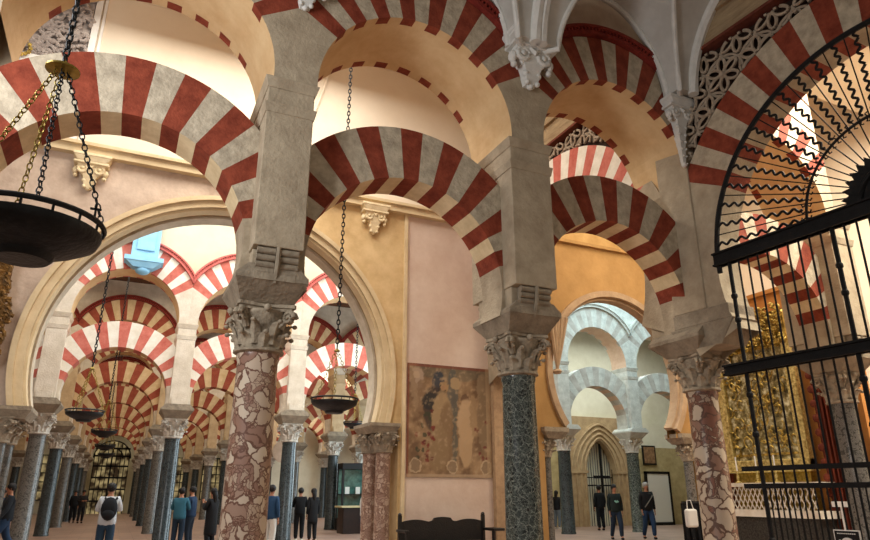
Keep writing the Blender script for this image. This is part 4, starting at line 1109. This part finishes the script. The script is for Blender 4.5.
def person(label, x, y, face, h=1.72, top='1a1a1e', legs='1b2638', hair='d', stride=.0, coat=0, female=False, arms='down', shoes='1a1a1a', skirt=0):
    """face: heading in degrees (0 = looks along +Y, away from the camera)"""
    t = thing('person', label, 'person', (x, y, 0), radians(-face)); k = h/1.75
    def q(*p): return tuple(c*k for c in p)
    sw = .17 if not female else .15
    hip = q(0, 0, .95); s1 = stride
    legL = [q(0, 0, .95), q(-.09, 0, .9), q(-.1, .24*s1+.02, .5), q(-.1, .32*s1-.03, .1), q(-.11, .32*s1+.1, .04)]
    legR = [q(0, 0, .95), q(.09, 0, .9), q(.1, -.12*s1+.03, .5), q(.1, -.42*s1-.03, .1), q(.11, -.42*s1+.1, .04)]
    tor = [q(0, 0, .95), q(0, .0, 1.15), q(0, 0, 1.36), q(0, .0, 1.46), q(0, .01, 1.53), q(0, .03, 1.6), q(0, .03, 1.68), q(0, .02, 1.73)]
    def arm(sx):
        sh = q(sx*sw, 0, 1.42)
        if arms == 'down': el, wr = q(sx*(sw+.06), -.03, 1.14), q(sx*(sw+.05), .05, .88)
        elif arms == 'swing': el, wr = q(sx*(sw+.07), -.08*sx, 1.14), q(sx*(sw+.05), .1-.14*sx, .9)
        elif arms == 'front': el, wr = q(sx*(sw+.09), .04, 1.15), q(sx*.1, .27, 1.18)
        elif arms == 'phone': el, wr = q(sx*(sw+.08), .08, 1.16), q(sx*.07, .3, 1.35)
        else: el, wr = q(sx*(sw+.12), -.06, 1.16), q(sx*(sw+.02), .1, .96)
        d = (Vector(wr)-Vector(el)).normalized(); ha = tuple(Vector(wr)+d*.08*k)
        return sh, el, wr, ha, d
    chains = [[(tor[0], (.1*k, .08*k)), (tor[1], (.11*k, .085*k)), (tor[2], (.13*k, .09*k)), (tor[3], (.075*k, .065*k)), (tor[4], .05*k), (tor[5], (.08*k, .085*k)), (tor[6], (.088*k, .1*k)), (tor[7], (.065*k, .075*k))]]
    for L_ in (legL, legR): chains.append([(L_[0], (.1*k, .08*k)), (L_[1], .075*k), (L_[2], .055*k), (L_[3], .038*k), (L_[4], .034*k)])
    ex = MB(); cl_arm = []
    for sx in (-1, 1):
        sh, el, wr, ha, d = arm(sx)
        chains.append([(tor[2], (.13*k, .09*k)), (sh, .05*k), (el, .036*k), (wr, .024*k), (ha, (.033*k, .02*k))])
        cl_arm.append([sh, el, tuple(Vector(wr)-d*.02)])
        side = d.cross(Vector((sx, 0, 0)));  side = side.normalized() if side.length > .1 else Vector((0, 1, 0))
        for f in range(4):
            b0 = Vector(ha)+side*(f-1.5)*.017*k+d*.01; ln = (.06, .075, .08, .065)[f]*k; cu = Vector((-sx, 0, 0))*.02
            ex.tube([b0, b0+d*ln*.5, b0+d*ln*.95+cu], .008*k, 6, taper=[1, .95, .7])
        b0 = Vector(wr)+d*.03+side*.02; ex.tube([b0, b0+side*.03+d*.025, b0+side*.035+d*.055], .0095*k, 6, taper=[1.1, 1, .7])
    # face
    hc = Vector(q(0, .03, 1.64))
    ex.ball(tuple(hc+Vector((0, .092, -.01))*k), .017*k, 6, sc=(.8, 1.2, 1.4))
    for sx in (-1, 1): ex.ball(tuple(hc+Vector((sx*.078, 0, 0))*k), .022*k, 6, sc=(.5, .8, 1.3)); ex.ball(tuple(hc+Vector((sx*.03, .082, .02))*k), .01*k, 6)
    ex.tube([hc+Vector((-.022, .083, -.05))*k, hc+Vector((0, .09, -.052))*k, hc+Vector((.022, .083, -.05))*k], .006*k, 5)
    add_mesh(skin_mesh(chains), 'body', skinm, t, ex)
    # trousers
    e = 1.22; ch = []
    for L_ in (legL, legR): ch.append([(q(0, 0, 1.12), (.135*k, .11*k)), (q(0, 0, .95), (.16*k, .13*k)), (L_[1], .125*k), (L_[2], .09*k), (tuple(Vector(L_[3])+Vector((0, .0, -.02))), .068*k)])
    add_mesh(skin_mesh(ch), 'trousers', cloth(legs), t)
    # top / coat
    lo = .84-coat; ch = [[(q(0, 0, lo), (.21*k, .17*k)), (q(0, 0, lo+.08), (.215*k, .175*k)), (q(0, 0, 1.12), (.2*k, .155*k)), (tor[2], (.21*k, .15*k)), (q(0, 0, 1.455), (.09*k, .075*k)), (q(0, 0, 1.5), .062*k)]]
    for a in cl_arm: ch.append([(tor[2], (.18*k, .13*k)), (a[0], .078*k), (a[1], .06*k), (a[2], .048*k)])
    add_mesh(skin_mesh(ch), 'jacket' if coat < .2 else 'long_coat', cloth(top), t)
    # shoes
    for L_ in (legL, legR):
        mb = MB(); c = L_[3]; mb.ball((c[0], c[1]+.06, .045), .05, 10, sc=(.95, 2.5, .9)); mb.obj('shoe', cloth(shoes), t, smooth=True)
    mb = MB(); mb.ball(tuple(hc+Vector((0, -.026, .036))*k), .112*k, 12, sc=(.93, 1.0, .95))
    if female: mb.tube([hc+Vector((0, -.07, .0))*k, hc+Vector((0, -.1, -.13))*k, hc+Vector((0, -.1, -.28))*k], .075*k, 8, taper=[1.1, 1, .6])
    mb.obj('hair', hairD if hair == 'd' else hairW, t, smooth=True)
    return t
def px_at(px, Y):        # world X where the view ray of an image column meets depth Y at eye level
    a = math.atan((px-435)/689.2)+.4375; return Y*math.tan(a)
def ground(px, d): return d
P_ = person
P_('person in a pale grey hooded top and jeans seen from behind in the aisle', px_at(111, 17.6), 17.6, 5, 1.76, 'b9bec2', '22384c', arms='phone')
bk = thing('backpack', 'black backpack on the person in the pale grey top', 'backpack', (px_at(111, 17.35)+.01, 17.35, 1.0), radians(-5))
mb = MB(); mb.ball((0, 0, .22), .22, 14, sc=(.8, .55, 1.15)); mb.ball((0, -.1, .1), .13, 12, sc=(1, .5, .8)); mb.obj('bag', cloth('0e1116'), bk, smooth=True)
mb = MB()
for sx in (-1, 1):
    mb = MB(); mb.tube([(sx*.1, .08, .4), (sx*.12, .14, .46), (sx*.13, .22, .42)], .02, 6); mb.obj('strap', cloth('0e1116'), bk)
P_('person in a dark jacket and blue jeans striding at the left edge', px_at(11, 20.5), 20.5, 250, 1.78, '1b2026', '1f3550', stride=1, arms='swing')
P_('person in a blue-grey jacket at the very left edge behind the striding one', px_at(3, 24), 24, 60, 1.7, '2e4a66', '14161a', arms='down')
P_('small distant person in black far down the aisle, beside the left columns', px_at(76, 44), 44, 180, 1.7, '14161a', '14161a')
P_('small distant person with hands together far down the aisle', px_at(84, 43), 43, 160, 1.72, '26221f', '17181c', arms='front')
P_('person in a teal jacket standing behind the blue-grey column', px_at(182, 21.6), 21.6, 20, 1.7, '2a5868', '1a2a3a', arms='front')
P_('person in a navy jacket beside the teal jacket', px_at(193, 22.4), 22.4, 300, 1.74, '1b2f48', '16202c', arms='front')
P_('person in a long black coat left of the pink breccia column', px_at(214, 20.6), 20.6, 320, 1.68, '0d0d10', '101014', coat=.42, female=True, arms='phone')
P_('person in a blue jacket half hidden right of the pink breccia column', px_at(272, 19.5), 19.5, 40, 1.76, '1d3a58', 'c9c6be', arms='down')
P_('black-clad person with white shoes, left of the pair in the second aisle', px_at(301, 23.8), 23.8, 10, 1.72, '0e0e11', '101013', shoes='d8d8d8', arms='front')
P_('long-haired person in black, right of the pair in the second aisle', px_at(314, 23.2), 23.2, 350, 1.7, '0c0c0f', '0f0f12', coat=.25, female=True)
P_('distant person in dark clothes behind the second aisle pair', px_at(331, 31), 31, 200, 1.7, '182028', '1a1c22')
P_('person in a white top and blue trousers beside the pink jamb columns', px_at(366, 21.5), 21.5, 60, 1.7, 'd0d0cc', '1d3f66', arms='front', female=True)
P_('person wearing a dark tee with pale print, walking towards the camera', px_at(614, 19.8), 19.8, 200, 1.84, '16201f', '1c2a3c', stride=.55, arms='down')
P_('white-haired person in a black jacket with a strap, walking', px_at(646, 19.6), 19.6, 198, 1.92, '101012', '1f3654', hair='w', stride=.5, arms='down')
P_('person in dark clothes standing before the gothic portal with back turned', px_at(599, 25.0), 25.0, 10, 1.88, '0f1216', '11151c')
P_('long-haired person in pale jeans behind the left blue-grey column of the pale arcade', px_at(556, 26.8), 26.8, 60, 1.66, '14151a', '6a7684', female=True, shoes='d0d0d0')
dst = thing('coat_stand', 'dark cloth-draped stand just left of the breccia gate column', 'stand', (px_at(690, 10.5), 10.5, 0), -.4)
mb = MB()
for sx in (-.2, .2): mb.tube([(sx, 0, 0), (sx, 0, 1.36)], .02, 8)
mb.tube([(-.2, 0, 1.36), (.2, 0, 1.36)], .02, 8); mb.box(-.24, .24, -.16, .16, 0, .04); mb.obj('frame', iron, dst)
mb = MB()
for k in range(12):
    a, b = -.2+.4*k/12, -.2+.4*(k+1)/12; w0, w1 = .05+.03*sin(k*1.7), .05+.03*sin((k+1)*1.7)
    for sg in (-1, 1): mb.face([(a, 0, 1.4), (b, 0, 1.4), (b, sg*w1*1.8, .35), (a, sg*w0*1.8, .35)])
mb.obj('draped_cloth', cloth('101013'), dst)
wb = thing('white_tote_bag', 'white bag hanging on the dark stand beside the gate column', 'bag', (px_at(681, 10.5), 10.3, .92))
mb = MB(); mb.box(-.14, .14, -.05, .05, 0, .34); mb.obj('bag', cloth('d8d6d0'), wb, bevel=.04)
mb = MB(); mb.tube([(-.08, 0, .33), (-.05, .02, .5), (.05, .02, .5), (.08, 0, .33)], .01, 6); mb.obj('handle', cloth('d8d6d0'), wb)
def find(lbl): return [o for o in S.objects if o.get('label', '').startswith(lbl)][0]
o = find('white-haired person'); mb = MB()
pts = [(-.17+.34*q/12, .185+.03*sin(pi*q/12), 1.5-.42*q/12) for q in range(13)]; mb.tube(pts, .018, 6); mb.obj('shoulder_strap', cloth('6a655c'), o)
o = find('person wearing a dark tee'); mb = MB()
for k in range(5): mb.ball((-.05+.025*k, .2, 1.27+.02*sin(k*2)), .03, 6, sc=(1, .4, 1))
mb.obj('shirt_print', cloth('7fb0a4'), o)
